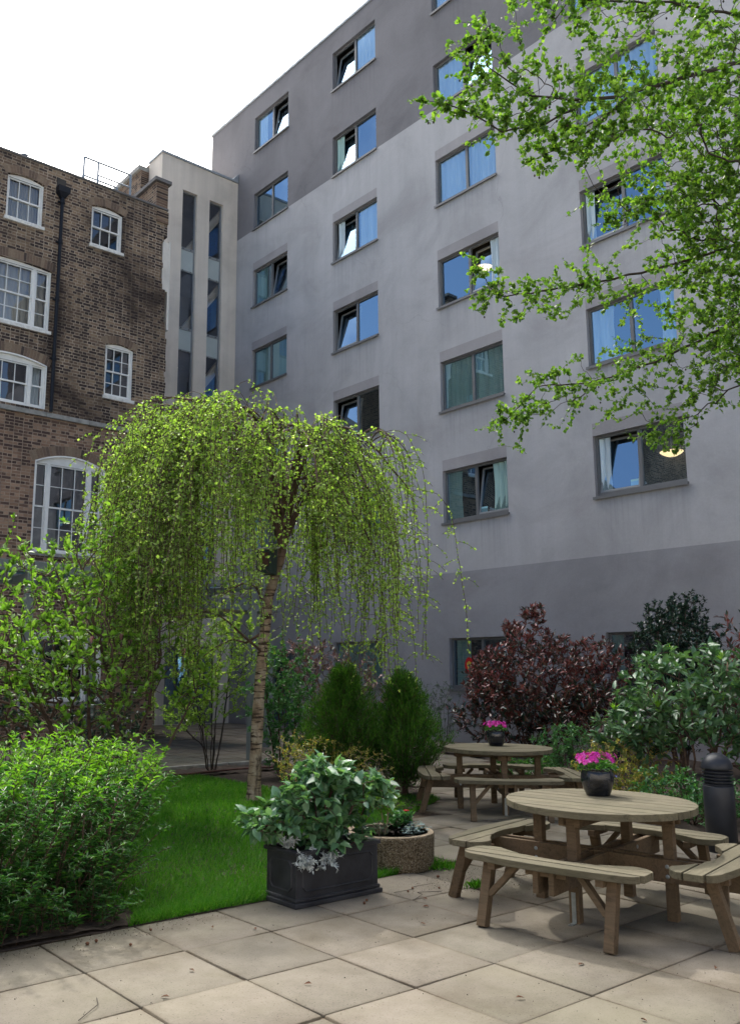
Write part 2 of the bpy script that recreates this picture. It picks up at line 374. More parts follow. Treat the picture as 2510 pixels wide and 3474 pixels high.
def agg_mat():
    t = NT('exposed_aggregate'); v = t.coord(); vor = t.n.new('ShaderNodeTexVoronoi'); vor.inputs['Scale'].default_value = 120; t.link(v, vor.inputs['Vector'])
    bw = t.n.new('ShaderNodeRGBToBW'); t.link(vor.outputs['Color'], bw.inputs[0])
    cc = t.ramp(bw.outputs[0], [(.2, (.085, .06, .035)), (.45, (.19, .14, .08)), (.65, (.28, .22, .14)), (.9, (.40, .34, .25))])
    cc = t.mix(.5, cc, t.ramp(t.noise(v, 6, 5), [(.3, (.5, .5, .45)), (.7, (1, 1, 1))]), 'MULTIPLY')
    return t.fin(cc, .85, t.bump(vor.outputs['Distance'], .9, -.01), 0, .3)
M['aggregate'] = agg_mat()
M['glazed'] = plain('dark_glazed_ceramic', (.012, .014, .020), .16, .5, 8, bump=.15, spec=.6)

def birch_bark():
    t = NT('birch_bark'); v = t.coord(scale=(1, 1, 1))
    band = t.noise(t.coord(scale=(1.2, 1.2, 9)), 2.4, 6, .65, .5)
    c1 = t.ramp(t.noise(v, 5, 6, .6), [(.3, (.17, .11, .075)), (.46, (.36, .27, .19)), (.66, (.52, .44, .35))])
    c2 = t.mix(t.ramp(band, [(.52, (0, 0, 0)), (.58, (1, 1, 1))]), c1, (.055, .035, .026))
    crack = t.ramp(t.noise(t.coord(scale=(9, 9, 1.6)), 2, 6, .7), [(.5, (0, 0, 0)), (.66, (1, 1, 1))])
    sx = t.n.new('ShaderNodeSeparateXYZ'); t.link(v, sx.inputs[0])
    low = t.new('ShaderNodeMapRange'); low.inputs['From Min'].default_value = 1.4; low.inputs['From Max'].default_value = 0.2; t.link(sx.outputs['Z'], low.inputs['Value'])
    c3 = t.mix(t.math('MULTIPLY', crack, t.math('ADD', low.outputs[0], .15)), c2, (.05, .032, .024))
    up = t.new('ShaderNodeMapRange'); up.inputs['From Min'].default_value = 2.3; up.inputs['From Max'].default_value = 3.4; t.link(sx.outputs['Z'], up.inputs['Value'])
    c4 = t.mix(up.outputs[0], c3, t.ramp(t.noise(v, 9, 5), [(.3, (.06, .035, .028)), (.7, (.15, .085, .06))]))
    return t.fin(c4, .8, t.bump(t.math('ADD', crack, band), .7, .012), 0, .3)
M['birch_bark'] = birch_bark()

def leaf_mat(name, cols, trans=.35, rough=.45, spec=.4, tcol=None):
    t = NT(name); g = t.n.new('ShaderNodeNewGeometry')
    stops = [(i/(len(cols)-1), cc) for i, cc in enumerate(cols)]
    cc = t.ramp(g.outputs['Random Per Island'], stops)
    t.fin(cc, rough, None, 0, spec)
    tr = t.new('ShaderNodeBsdfTranslucent')
    if tcol is None: tm = t.mix(1.0, cc, (1.7, 1.9, .7), 'MULTIPLY')
    else: tm = t.mix(1.0, cc, tcol, 'MULTIPLY')
    t.link(tm, tr.inputs['Color'])
    mx_ = t.new('ShaderNodeMixShader'); mx_.inputs[0].default_value = trans
    t.link(t.p.outputs[0], mx_.inputs[1]); t.link(tr.outputs[0], mx_.inputs[2]); t.link(mx_.outputs[0], t.out.inputs['Surface'])
    return t.mat
G = {}
G['birch'] = leaf_mat('birch_leaf', [(.11, .19, .035), (.17, .27, .055), (.24, .36, .09), (.33, .42, .16)], .5, .4)
G['alder'] = leaf_mat('alder_leaf', [(.04, .10, .016), (.07, .15, .022), (.11, .20, .03), (.17, .27, .05)], .45, .5)
G['magnolia'] = leaf_mat('magnolia_leaf', [(.06, .14, .02), (.10, .20, .03), (.15, .27, .045), (.20, .33, .07)], .45, .42)
G['spirea'] = leaf_mat('narrow_green_leaf', [(.018, .07, .022), (.03, .10, .026), (.045, .135, .03), (.08, .19, .035)], .35, .4)
G['spirea_top'] = leaf_mat('fresh_lime_leaf', [(.06, .16, .02), (.10, .23, .025), (.18, .33, .04)], .4, .45)
G['grass'] = leaf_mat('grass_blade', [(.028, .13, .007), (.045, .18, .010), (.065, .22, .014), (.12, .24, .04), (.05, .19, .012)], .35, .5, .3)
G['photinia'] = leaf_mat('bronze_leaf', [(.035, .05, .032), (.15, .048, .045), (.22, .065, .058), (.28, .09, .075), (.34, .18, .16), (.05, .075, .05), (.04, .065, .04)], .15, .25, .7, (1.3, .9, .7))
G['photinia_low'] = leaf_mat('dark_bronze_leaf', [(.018, .042, .026), (.026, .05, .032), (.075, .032, .03), (.17, .045, .032), (.03, .065, .036)], .12, .26, .7, (1.3, .9, .7))
G['pink'] = leaf_mat('pink_young_leaf', [(.04, .07, .03), (.10, .06, .05), (.24, .12, .11), (.30, .17, .15), (.04, .08, .035)], .2, .35, .5, (1.2, .9, .8))
G['laurel'] = leaf_mat('laurel_leaf', [(.05, .12, .06), (.075, .16, .08), (.105, .20, .10), (.14, .25, .125)], .22, .27, .8)
G['lime_tip'] = leaf_mat('lime_tip_leaf', [(.15, .30, .03), (.22, .38, .05)], .4, .4)
G['holly'] = leaf_mat('blackish_evergreen_leaf', [(.014, .034, .026), (.022, .052, .036), (.032, .07, .048)], .08, .22, .7)
G['camellia'] = leaf_mat('dark_evergreen_leaf', [(.008, .026, .016), (.014, .04, .022), (.025, .06, .03)], .1, .28, .55)
G['conifer'] = leaf_mat('conifer_spray', [(.018, .065, .010), (.035, .11, .012), (.075, .19, .018), (.028, .09, .012), (.05, .05, .02)], .25, .6, .25)
G['abelia'] = leaf_mat('gold_edged_leaf', [(.08, .16, .03), (.19, .25, .05), (.40, .36, .09), (.44, .30, .09), (.12, .20, .05)], .35, .4)
G['olive'] = leaf_mat('grey_green_leaf', [(.05, .08, .055), (.08, .12, .085), (.12, .165, .125)], .2, .4)
G['green'] = leaf_mat('mid_green_leaf', [(.035, .12, .045), (.06, .17, .06), (.09, .23, .08)], .3, .35)
G['large'] = leaf_mat('broad_blue_green_leaf', [(.05, .13, .065), (.09, .19, .10), (.14, .26, .16), (.17, .31, .15)], .3, .26, .8)  # paler stops stand in for sun glints on the leaves
G['silver'] = leaf_mat('silver_felt_leaf', [(.30, .34, .34), (.42, .46, .46), (.52, .56, .55)], .15, .8, .1, (1, 1, 1))
G['bluegrey'] = leaf_mat('blue_grey_leaf', [(.10, .15, .15), (.17, .24, .24), (.07, .12, .08)], .15, .5, .3, (1, 1, 1))
G['catkin'] = leaf_mat('brown_catkin', [(.12, .055, .02), (.17, .08, .03), (.09, .035, .02)], .1, .7, .2, (1, 1, 1))
G['magenta'] = leaf_mat('magenta_petal', [(.28, .008, .12), (.48, .02, .26), (.60, .03, .36), (.42, .03, .36), (.70, .16, .50)], .3, .5, .2, (1.2, .8, 1.1))
G['pinkpetal'] = leaf_mat('pink_petal', [(.50, .22, .27), (.42, .10, .16), (.62, .42, .42)], .3, .5, .2, (1, .9, .9))
G['redpetal'] = leaf_mat('red_petal', [(.45, .01, .015), (.6, .02, .03)], .2, .5, .2, (1, .8, .8))
G['bluepetal'] = leaf_mat('blue_petal', [(.15, .19, .50), (.22, .26, .60)], .3, .5, .2, (1, 1, 1))
G['dead'] = leaf_mat('dry_leaf', [(.13, .06, .03), (.09, .04, .025), (.18, .09, .045)], .05, .8, .2, (1, 1, 1))

# ------------------------------------------------------------------ foliage tools
def unit(a): return a/np.maximum(np.linalg.norm(a, axis=-1, keepdims=True), 1e-9)
def rand_unit(n): return unit(rng.normal(size=(n, 3)))

def leaf_geo(P, D, N, L, W, style='simple', fold=.25, droop=.15):
    """P base, D direction, N approximate normal, L length, W width"""
    n = len(P); D = unit(D); S = unit(np.cross(D, N)); N2 = np.cross(S, D)
    L = np.broadcast_to(np.asarray(L, float), (n,))[:, None]; W = np.broadcast_to(np.asarray(W, float), (n,))[:, None]
    if style == 'simple':
        V = np.stack([P, P+D*L*.45-S*W*.5+N2*W*fold, P+D*L-N2*L*droop, P+D*L*.45+S*W*.5+N2*W*fold], 1)
        F = np.array([[0, 2, 1], [0, 3, 2]])
        return V.reshape(-1, 3), (F[None]+4*np.arange(n)[:, None, None]).reshape(-1, 3)
    a = P+D*L*.36-N2*L*droop*.15; b = P+D*L*.7-N2*L*droop*.5; tip = P+D*L-N2*L*droop
    up = N2*W*fold
    V = np.stack([P, a-S*W*.48+up, b-S*W*.36+up*.7, tip, b+S*W*.36+up*.7, a+S*W*.48+up, a, b], 1)
    F = np.array([[0, 6, 1], [6, 7, 2], [6, 2, 1], [7, 3, 2], [0, 5, 6], [6, 5, 4], [6, 4, 7], [7, 4, 3]])
    return V.reshape(-1, 3), (F[None]+8*np.arange(n)[:, None, None]).reshape(-1, 3)

class Tree:
    def __init__(s, chain): # chain: list of polylines, the first starting at the ground
        s.pos = []; s.par = []; s.plen = []
        for pl in chain: s.poly(pl)
    def poly(s, pl, step=.12):
        pl = [np.array(p, float) for p in pl]
        if s.pos:
            d = [np.linalg.norm(pl[0]-q) for q in s.pos]; cur = int(np.argmin(d))
        else: s.pos.append(pl[0]); s.par.append(-1); s.plen.append(0); cur = 0
        for a, b in zip(pl[:-1], pl[1:]):
            k = max(1, int(np.linalg.norm(b-a)/step))
            for i in range(1, k+1):
                q = a+(b-a)*i/k+rng.normal(0, .008, 3)
                s.pos.append(q); s.par.append(cur); s.plen.append(s.plen[cur]+np.linalg.norm(q-s.pos[cur])); cur = len(s.pos)-1
    def grow(s, A, k=.35, step=.1, jit=.25, sag=0.0):
        base = s.pos[0]; A = A[np.argsort(np.linalg.norm(A-base, axis=1))]
        cap = len(s.pos)+len(A)*60; P = np.zeros((cap, 3)); P[:len(s.pos)] = s.pos; PL = np.zeros(cap); PL[:len(s.pos)] = s.plen; n = len(s.pos)
        par = list(s.par)
        s.tips = []
        for a in A:
            d = np.linalg.norm(P[:n]-a, axis=1); c_ = d*1.0+k*PL[:n]; j = int(np.argmin(c_)); L = d[j]
            if L < .02: continue
            m = max(2, int(L/step)); q0 = P[j].copy()
            pd = q0-P[par[j]] if par[j] >= 0 else np.array([0, 0, .1]); pd = pd/max(np.linalg.norm(pd), 1e-6)
            ctrl = q0+pd*L*.35+rng.normal(0, jit*.15*L, 3); cur = j
            for i in range(1, m+1):
                tt = i/m; q = (1-tt)**2*q0+2*tt*(1-tt)*ctrl+tt*tt*a; q[2] -= sag*tt*(1-tt)
                q = q+rng.normal(0, .006, 3)
                if n >= cap: break
                P[n] = q; PL[n] = PL[cur]+np.linalg.norm(q-P[cur]); par.append(cur); cur = n; n += 1
            s.tips.append(cur)
        s.P = P[:n]; s.par = np.array(par[:n]); s.n = n
        cnt = np.zeros(n); hasc = np.zeros(n, bool)
        for i in range(n-1, 0, -1):
            if not hasc[i]: cnt[i] = 1
            cnt[s.par[i]] += cnt[i]; hasc[s.par[i]] = True
        s.cnt = cnt; s.D = unit(s.P-s.P[np.maximum(s.par, 0)]); s.D[0] = (0, 0, 1)
        return s
    def wood(s, name, mat, parent, rtip=.003, expo=.42, rmax=.2, sides=5, **k):
        mb = MB(); child = {}
        for i in range(1, s.n): child.setdefault(int(s.par[i]), []).append(i)
        rad = np.minimum(rtip*np.maximum(s.cnt, 1)**expo, rmax)
        starts = [(0, None)]
        while starts:
            i, frm = starts.pop(); path = [] if frm is None else [frm]; cur = i
            while True:
                path.append(cur); ch = child.get(cur)
                if not ch: break
                ch = sorted(ch, key=lambda q: -s.cnt[q])
                for q in ch[1:]: starts.append((q, cur))
                cur = ch[0]
            if len(path) < 2: continue
            rr = [rad[q] for q in path]
            if frm is not None: rr[0] = rad[path[1]]
            mb.tube([s.P[q] for q in path], rr, sides if max(rr) > .008 else 3, cap=False)
        return mb.build(name, mat, parent, smooth=True, **k)
    def leafpts(s, per, maxcnt=3, minz=-9):
        idx = np.where((s.cnt <= maxcnt) & (np.arange(s.n) > 0) & (s.P[:, 2] > minz))[0]
        if per < 1: idx = idx[rng.random(len(idx)) < per]; per = 1
        idx = np.repeat(idx, int(per)+(rng.random(len(idx)) < per-int(per))); t = rng.random((len(idx), 1))
        P = s.P[idx]*(1-t)+s.P[s.par[idx]]*t
        return P, s.D[idx]

def foliage(name, parent, P, TD, mat, L=.05, W=.6, out=1.0, up=.35, nup=1.0, nr=.6, style='simple', lvar=.3, droop=.15, fold=.2, smooth=False, **k):
    n = len(P); rd = rand_unit(n)
    D = TD*.55+rd*out; D[:, 2] += up
    N = rand_unit(n)*nr; N[:, 2] += nup
    Ls = L*(1+rng.uniform(-lvar, lvar, n))
    V, F = leaf_geo(P, D, N, Ls, Ls*W, style, fold, droop)
    return np_mesh(name, V, F, mat, parent, smooth=smooth, **k)

def in_ellipsoid(n, c, r, shell=.5, zmin=.05, bump=.18):
    """points biased to the shell of a lumpy ellipsoid"""
    out = []
    ph = rng.uniform(0, 6.28, 6)
    while len(out) < n:
        d = rand_unit(1)[0]; a = math.atan2(d[1], d[0]); lump = 1+bump*(math.sin(3*a+ph[0])*math.cos(2.5*d[2]+ph[1])+.6*math.sin(5*a+ph[2]+3*d[2])+.5*math.sin(9*a+ph[3]))
        rr = (shell+(1-shell)*rng.random()**.5) if rng.random() < .8 else rng.random()
        q = np.array(c)+d*np.array(r)*rr*lump
        if q[2] > zmin: out.append(q)
    return np.array(out)

def shrub(name, base, env, mat, label, cat, n_att=260, stems=6, bark='brown_bark', L=.05, W=.5, per=4, style='simple', maxcnt=3, spread=.25,
          out=1.0, up=.35, nup=1.0, shell=.5, group=None, extra=None, step=.09, rtip=.0025, zmin=.08, droop=.15, bump=.18, k=.35, leafname='foliage', lvar=.3, smooth=False):
    """env: list of (centre, radii, weight)"""
    root = empty(name, base, label=label, cat=cat, group=group)
    tw = sum(e[2] for e in env); A = np.concatenate([in_ellipsoid(int(n_att*e[2]/tw), e[0], e[1], shell, base[2]+zmin, bump) for e in env])
    b = np.array(base, float); chains = []
    cz = np.mean([e[0] for e in env], axis=0); rx = max(e[1][0] for e in env); ry = max(e[1][1] for e in env)
    for i in range(stems):
        a = 2*PI*i/stems+rng.uniform(-.4, .4); q = b+np.array([math.cos(a)*rx*spread*.4, math.sin(a)*ry*spread*.4, 0])
        tp = np.array([cz[0]+math.cos(a)*rx*.45, cz[1]+math.sin(a)*ry*.45, cz[2]+rng.uniform(-.1, .35)*env[0][1][2]])
        chains.append([b*.3+q*.7, q*.5+tp*.5+np.array([math.cos(a), math.sin(a), 0])*rx*.02, tp])
    T = Tree([[b, chains[0][0]]]); 
    for ch in chains: T.poly(ch, .1)
    T.grow(A, k=k, step=step); T.wood('stems', M[bark], root, rtip=rtip, expo=.38, rmax=.03)
    P, TD = T.leafpts(per, maxcnt)
    foliage(leafname, root, P, TD, mat, L, W, out, up, nup, style=style, droop=droop, lvar=lvar, smooth=smooth)
    if extra: extra(root, T)
    return root, T

# ------------------------------------------------------------------ walls with openings
def wall_mesh(opens, u0, u1, z0, z1, P, matf, depth=.14, zb=(), ub=(), arcs=10):
    """opens: (ua,ub,za,zb,rise).  P(u,z,inward)->xyz"""
    us = sorted(set([u0, u1]+[round(x, 4) for o in opens for x in o[:2]]+list(ub)))
    zs = sorted(set([z0, z1]+[round(x, 4) for o in opens for x in o[2:4]]+list(zb)))
    us = [x for x in us if u0 <= x <= u1]; zs = [x for x in zs if z0 <= x <= z1]
    mb = MB()
    for i in range(len(us)-1):
        for j in range(len(zs)-1):
            a, b, c_, d = us[i], us[i+1], zs[j], zs[j+1]; um, zm = (a+b)/2, (c_+d)/2
            if any(o[0] < um < o[1] and o[2] < zm < o[3] for o in opens): continue
            mb.add([P(a, c_, 0), P(b, c_, 0), P(b, d, 0), P(a, d, 0)], [(0, 1, 2, 3)], matf(um, zm))
    for (a, b, c_, d, rise) in opens:
        m = matf((a+b)/2, d+.01); sp = d-rise
        def arc(t): return sp+rise*(1-(2*t-1)**2)
        mb.add([P(a, c_, 0), P(a, sp, 0), P(a, sp, depth), P(a, c_, depth)], [(0, 1, 2, 3)], m)
        mb.add([P(b, c_, 0), P(b, sp, 0), P(b, sp, depth), P(b, c_, depth)], [(0, 1, 2, 3)], m)
        mb.add([P(a, c_, 0), P(b, c_, 0), P(b, c_, depth), P(a, c_, depth)], [(0, 1, 2, 3)], m)
        if rise <= 0: mb.add([P(a, d, 0), P(b, d, 0), P(b, d, depth), P(a, d, depth)], [(0, 1, 2, 3)], m)
        else:
            for q in range(arcs):
                t0, t1 = q/arcs, (q+1)/arcs; ua, ub_ = a+(b-a)*t0, a+(b-a)*t1
                mb.add([P(ua, arc(t0), 0), P(ub_, arc(t1), 0), P(ub_, d, 0), P(ua, d, 0)], [(0, 1, 2, 3)], m)
                mb.add([P(ua, arc(t0), 0), P(ub_, arc(t1), 0), P(ub_, arc(t1), depth), P(ua, arc(t0), depth)], [(0, 1, 2, 3)], m)
    return mb

def curtain(mb, u0, u1, z0, z1, P, inn, amp=.03, waves=9, m=0, sweep=0.0, side=1):
    n = waves*6; v = []; f = []
    for i in range(n+1):
        t = i/n
        for j in range(6):
            h = j/5; sw = sweep*(1-h)**.5
            u = u0+(u1-u0)*t; 
            if side > 0: u = u0+(u1-u0)*t*(1-sweep*(1-h)*h*2)
            else: u = u1-(u1-u0)*(1-t)*(1-sweep*(1-h)*h*2)
            v.append(P(u, z0+(z1-z0)*h, inn+amp*math.sin(t*waves*2*PI+.5*math.sin(h*3))*(1.0 if j else 1.1)))
    for i in range(n):
        for j in range(5): f.append((i*6+j, (i+1)*6+j, (i+1)*6+j+1, i*6+j+1))
    return mb.add(v, f, m)

# ================================================================== GREY APARTMENT BUILDING
WX = 16.8
def PG(y, z, d): return (WX+d, y, z)
cols_y = [(21.86, 23.86), (17.48, 19.50), (13.05, 15.13), (8.59, 10.68), (4.15, 6.2), (-.3, 1.75)]
sills = [5.48, 8.47, 11.39, 14.37, 17.33, 20.37]
WH = 1.385; BAND = .29
opens = []
for ci, (a, b) in enumerate(cols_y):
    for k, zs in enumerate(sills): opens.append((a, b, zs, zs+WH, 0))
g_op = [(17.48, 19.5, 1.27, 2.53, 0), (13.05, 15.05, 1.27, 2.53, 0), (8.59, 10.62, 1.27, 2.53, 0), (4.15, 6.2, 1.27, 2.53, 0), (21.4, 22.6, 0.0, 2.35, 0)]
opens += g_op
def matG(y, z):
    if z < 4.18: return 3
    if z > 17.33: return 2
    for (a, b) in cols_y:
        if a < y < b:
            for zs in sills[:4]:
                if zs+WH-.005 < z < zs+WH+BAND: return 1
    return 0
gb = empty('apartment_building', (WX, 12, 0), label='tall grey rendered apartment block with rows of paired windows', cat='building')
zb = [4.18, 17.33]+[zs+WH+BAND for zs in sills[:4]]
wm = wall_mesh(opens, -8, 26.77, -.1, 22.5, PG, matG, .13, zb=zb)
wm.box(WX+.3, 30, -8, 26.77, 22.3, 22.5, 2)
wm.add([(WX, 26.77, -.1), (30, 26.77, -.1), (30, 26.77, 22.5), (WX, 26.77, 22.5)], [(0, 1, 2, 3)], 2)
wm.add([(30, -8, -.1), (30, 26.77, -.1), (30, 26.77, 22.5), (30, -8, 22.5)], [(0, 1, 2, 3)], 2)
wm.add([(WX, -8, -.1), (30, -8, -.1), (30, -8, 22.5), (WX, -8, 22.5)], [(0, 1, 2, 3)], 2)
wall_g = wm.build('wall', [M['render_light'], M['render_mid'], M['render_dark'], M['render_base']], gb)
mb = MB(); mb.box(WX-.04, WX+.35, -8.0, 26.81, 22.503, 22.60); mb.build('roof_coping', M['lead'], gb, bevel=.01)
mb = MB(); mb.box(WX+.9, WX+1.0, -7.9, 26.6, 0, 22.2)
for zf in [2.9, 4.9, 7.9, 10.85, 13.8, 16.8, 19.8]: mb.box(WX+.2, WX+.9, -7.9, 26.6, zf, zf+.2)
for yf in (20.7, 16.3, 11.9, 7.4, 2.9): mb.box(WX+.2, WX+.9, yf, yf+.15, 0, 22.2)
mb.build('interior', M['dark_int'], gb)

def grey_window(ci, k, tilt, cur, extras=()):
    """tilt: None, 'L' (far/left pane) or 'R' (near/right pane). y decreases to the right in the picture"""
    if k == 'g': a, b, z0, z1, _ = g_op[ci]
    else: a, b = cols_y[ci]; z0 = sills[k]; z1 = z0+WH
    ym = (a+b)/2; x = WX+.10; fr = .055; xd = .06
    mb = MB()
    mb.box(x, x+xd, a, a+fr, z0, z1); mb.box(x, x+xd, b-fr, b, z0, z1)
    mb.box(x, x+xd, a+fr, b-fr, z1-fr, z1); mb.box(x, x+xd, a+fr, b-fr, z0, z0+fr+.045)
    mb.box(x-.004, x+xd, ym-.04, ym+.04, z0+fr+.045, z1-fr)
    for yy in (a+.25, ym+.3, ym-.2, b-.22): mb.box(x-.012, x, yy-.02, yy+.02, z0+.035, z0+.05)
    w = mb.build('window', M['frame_grey'], gb, bevel=.004)
    mb = MB(); mb.box(WX-.055, x+.001, a-.03, b+.03, z0-.035, z0+.002); mb.box(WX-.062, WX-.05, a-.035, b+.035, z0-.06, z0+.004)
    mb.build('sill', M['frame_grey'], w)
    for side, (ya, yb) in (('R', (a+fr, ym-.04)), ('L', (ym+.04, b-fr))):
        za, zt = z0+fr+.045, z1-fr
        th = math.radians(9.5) if tilt == side else 0
        def tp(y, z, d):
            dz = z-za; return (x+.03+d*math.cos(th)+dz*math.sin(th), y, za+dz*math.cos(th)-d*math.sin(th))
        if th:
            sm = MB(); f2 = .045
            for (p0, p1, q0, q1) in ((ya, ya+f2, za, zt), (yb-f2, yb, za, zt), (ya+f2, yb-f2, za, za+f2), (ya+f2, yb-f2, zt-f2, zt)):
                vv = [tp(y, z, d) for d in (-.025, .025) for z in (q0, q1) for y in (p0, p1)]
                sm.add(vv, [(0, 2, 3, 1), (4, 5, 7, 6), (0, 1, 5, 4), (2, 6, 7, 3), (0, 4, 6, 2), (1, 3, 7, 5)])
            sm.build('tilting_sash', M['frame_light'], w, bevel=.003)
        pm = MB(); e = .045 if th else 0
        pm.add([tp(ya+e, za+e, 0), tp(yb-e, za+e, 0), tp(yb-e, zt-e, 0), tp(ya+e, zt-e, 0)], [(0, 1, 2, 3)])
        pm.build('pane', M['glass'], w)
    if cur:
        kind, spans = cur
        for (t0, t1, sd) in spans:
            cm = MB(); curtain(cm, b-(b-a)*t1, b-(b-a)*t0, z0+.02, z1+.05, PG, .17, .028, max(2, int((t1-t0)*12)), sweep=.18 if (t1-t0) < .4 else 0, side=sd)
            cm.build('curtain', M[kind], w)
    if 'card' in extras:
        for yy in (ym-.17, ym+.17)[:1] if tilt == 'R' else ((ym+.17),):
            cm = MB(); cm.box(x+.055, x+.06, yy-.11, yy+.11, z0+.13, z0+.29); cm.build('card', M['blue_paper'], w)
    return w
full = [(.02, .98, 1)]
B_, T_, C_ = 'curtain_blue', 'curtain_teal', 'curtain_cream'
W_ = {
 (0, 5): ('R', (B_, [(.02, .3, -1)])), (0, 4): (None, None), (0, 3): ('R', (T_, [(.02, .35, -1)])), (0, 2): (None, (T_, full)), (0, 1): (None, (T_, full)), (0, 0): (None, (T_, [(.02, .4, -1)])),
 (1, 5): ('L', (B_, [(.52, .98, 1)])), (1, 4): ('L', (T_, [(.02, .2, -1)])), (1, 3): ('L', (B_, [(.05, .2, -1), (.55, .98, 1)])), (1, 2): ('L', None), (1, 1): ('L', None), (1, 0): (None, (T_, full)),
 (2, 5): (None, (B_, full)), (2, 4): ('R', (B_, [(.02, .5, 1)])), (2, 3): (None, (B_, full)), (2, 2): ('R', (B_, [(.8, .98, 1)])), (2, 1): (None, (T_, full)), (2, 0): ('R', (T_, [(.02, .26, -1), (.72, .98, 1)])),
 (3, 5): (None, (B_, full)), (3, 4): (None, (B_, full)), (3, 3): (None, (B_, full)), (3, 2): ('L', (B_, [(.02, .14, -1), (.84, .98, 1)])), (3, 1): (None, (B_, [(.02, .3, -1), (.8, .98, 1)])), (3, 0): ('L', (B_, [(.02, .16, -1)])),
}
CARD = {(1, 1), (2, 0), (3, 0), (2, 1)}
for ci in range(6):
    for k in range(6):
        t_, c_ = W_.get((ci, k), (None, (T_, full)))
        grey_window(ci, k, t_, c_, ('card',) if (ci, k) in CARD else ())
grey_window(0, 'g', None, (T_, full)); grey_window(1, 'g', None, (T_, [(.05, .3, -1)])); grey_window(2, 'g', None, (T_, [(.02, .16, -1), (.5, .98, 1)])); grey_window(3, 'g', None, (T_, full))
mb = MB(); mb.box(WX+.1, WX+.15, 21.4, 22.6, 0, 2.35); d_ = mb.build('door', M['frame_grey'], gb)
mb = MB(); mb.box(WX+.085, WX+.098, 21.52, 22.48, .1, 2.2); mb.build('door_glass', M['glass'], d_)

def lamp(x, y, z, label, mat='lamp', r=.24):
    root = empty('ceiling_lamp', (x, y, z), label=label, cat='lamp')
    mb = MB(); mb.lathe([(.02, -.10), (r*.45, -.085), (r*.8, -.04), (r, .0), (r*.98, .008), (.02, .01)], (x, y, z), 28); mb.build('bowl', M[mat], root, smooth=True)
    mb = MB(); mb.lathe([(.012, -.13), (.022, -.12), (.012, -.10)], (x, y, z), 10); mb.tube([(x, y, z+.01), (x, y, z+.45)], .008); mb.build('stem', M['steel'], root)
lamp(17.35, 13.99, 12.30, 'lit bowl lamp inside the grey block behind a tilted upper pane')
lamp(17.45, 9.225, 6.33, 'lit cream bowl lamp hanging inside the lowest window under the overhanging branches')

# things in the ground floor window
root = empty('paper_lantern', (16.87, 14.47, 1.9), label='red oval paper decoration with gold emblem hung in the ground floor window', cat='decoration')
pl = [(14.47+.14*math.cos(a), 1.85+.20*math.sin(a)) for a in [2*PI*i/28 for i in range(28)]]
mb = MB(); n = len(pl); mb.add([(16.868, y, z) for y, z in pl]+[(16.876, y, z) for y, z in pl], [tuple(range(n)), tuple(range(2*n-1, n-1, -1))]+[(i, (i+1) % n, n+(i+1) % n, n+i) for i in range(n)]); mb.build('disc', M['red_paper'], root)
mb = MB()
for q in range(5):
    a = PI/2+q*2*PI/5; mb.add([(16.864, 14.47+.045*math.cos(a)+.035*math.cos(b), 1.88+.045*math.sin(a)+.035*math.sin(b)) for b in [2*PI*i/10 for i in range(10)]], [tuple(range(10))])
mb.box(16.861, 16.866, 14.43, 14.51, 1.77, 1.82); mb.build('emblem', M['gold_paper'], root)
mb = MB(); mb.tube([(16.87, 14.47, 2.05), (16.87, 14.47, 2.45)], .004, 4); mb.tube([(16.87, 14.47, 1.65), (16.87, 14.47, 1.57)], .012, 5); mb.build('tassel', M['red_paper'], root)
root = empty('cardboard_box', (17.25, 14.3, 1.33), label='brown cardboard box standing inside the ground floor window behind the red decoration', cat='box')
mb = MB(); mb.box(17.02, 17.10, 14.3, 14.93, 1.3, 1.90); mb.build('carton', M['card'], root, bevel=.004)
mb = MB(); mb.box(17.014, 17.019, 14.3, 14.93, 1.60, 1.64); mb.build('tape', M['straw_bark'], root)

# small no smoking sign
root = empty('no_smoking_sign', (16.78, 11.73, 2.3), label='small white no smoking sign fixed to the grey wall above the bronze bush', cat='sign')
mb = MB(); mb.box(16.785, 16.797, 11.60, 11.87, 2.10, 2.42); mb.build('plate', M['sign_white'], root, bevel=.002)
mb = MB()
for i in range(24):
    a0, a1 = 2*PI*i/24, 2*PI*(i+1)/24
    mb.add([(16.782, 11.735+r*math.cos(a), 2.305+r*math.sin(a)) for r, a in ((.07, a0), (.09, a0), (.09, a1), (.07, a1))], [(0, 1, 2, 3)])
mb.bar((16.782, 11.685, 2.355), (16.782, 11.785, 2.255), .004, .018, (1, 0, 0)); mb.box(16.781, 16.784, 11.69, 11.78, 2.296, 2.312); mb.build('symbol', M['sign_black'], root)
mb = MB(); mb.box(16.782, 16.785, 11.61, 11.86, 2.11, 2.19); mb.build('red_bar', M['sign_red'], root)

# ================================================================== STAIR TOWER
TY = 24.9
def PT(x, z, d): return (x, TY+d, z)
tw = empty('stair_tower', (15, TY, 0), label='pale concrete stair tower with two tall strips of narrow windows', cat='building')
t_op = []; strips = [(14.46, 15.06), (15.58, 16.16)]
zt = [(16.42, 18.52), (13.46, 15.52), (10.5, 12.6), (7.55, 9.65), (4.6, 6.7)]
for (a, b) in strips: t_op.append((a, b, 3.8, 18.53, 0))
t_op += [(14.3, 16.2, 0.0, 2.5, 0)]
me = wall_mesh(t_op, 13.6, WX-.002, -.1, 19.62, PT, lambda u, z: 0, .18)
me.add([(13.6, TY, -.1), (13.6, TY, 19.62), (13.6, 25.85, 19.62), (13.6, 25.85, -.1)], [(0, 1, 2, 3)])
me.add([(13.6, TY, 19.62), (WX, TY, 19.62), (WX, 31, 19.62), (13.6, 31, 19.62)], [(0, 1, 2, 3)])
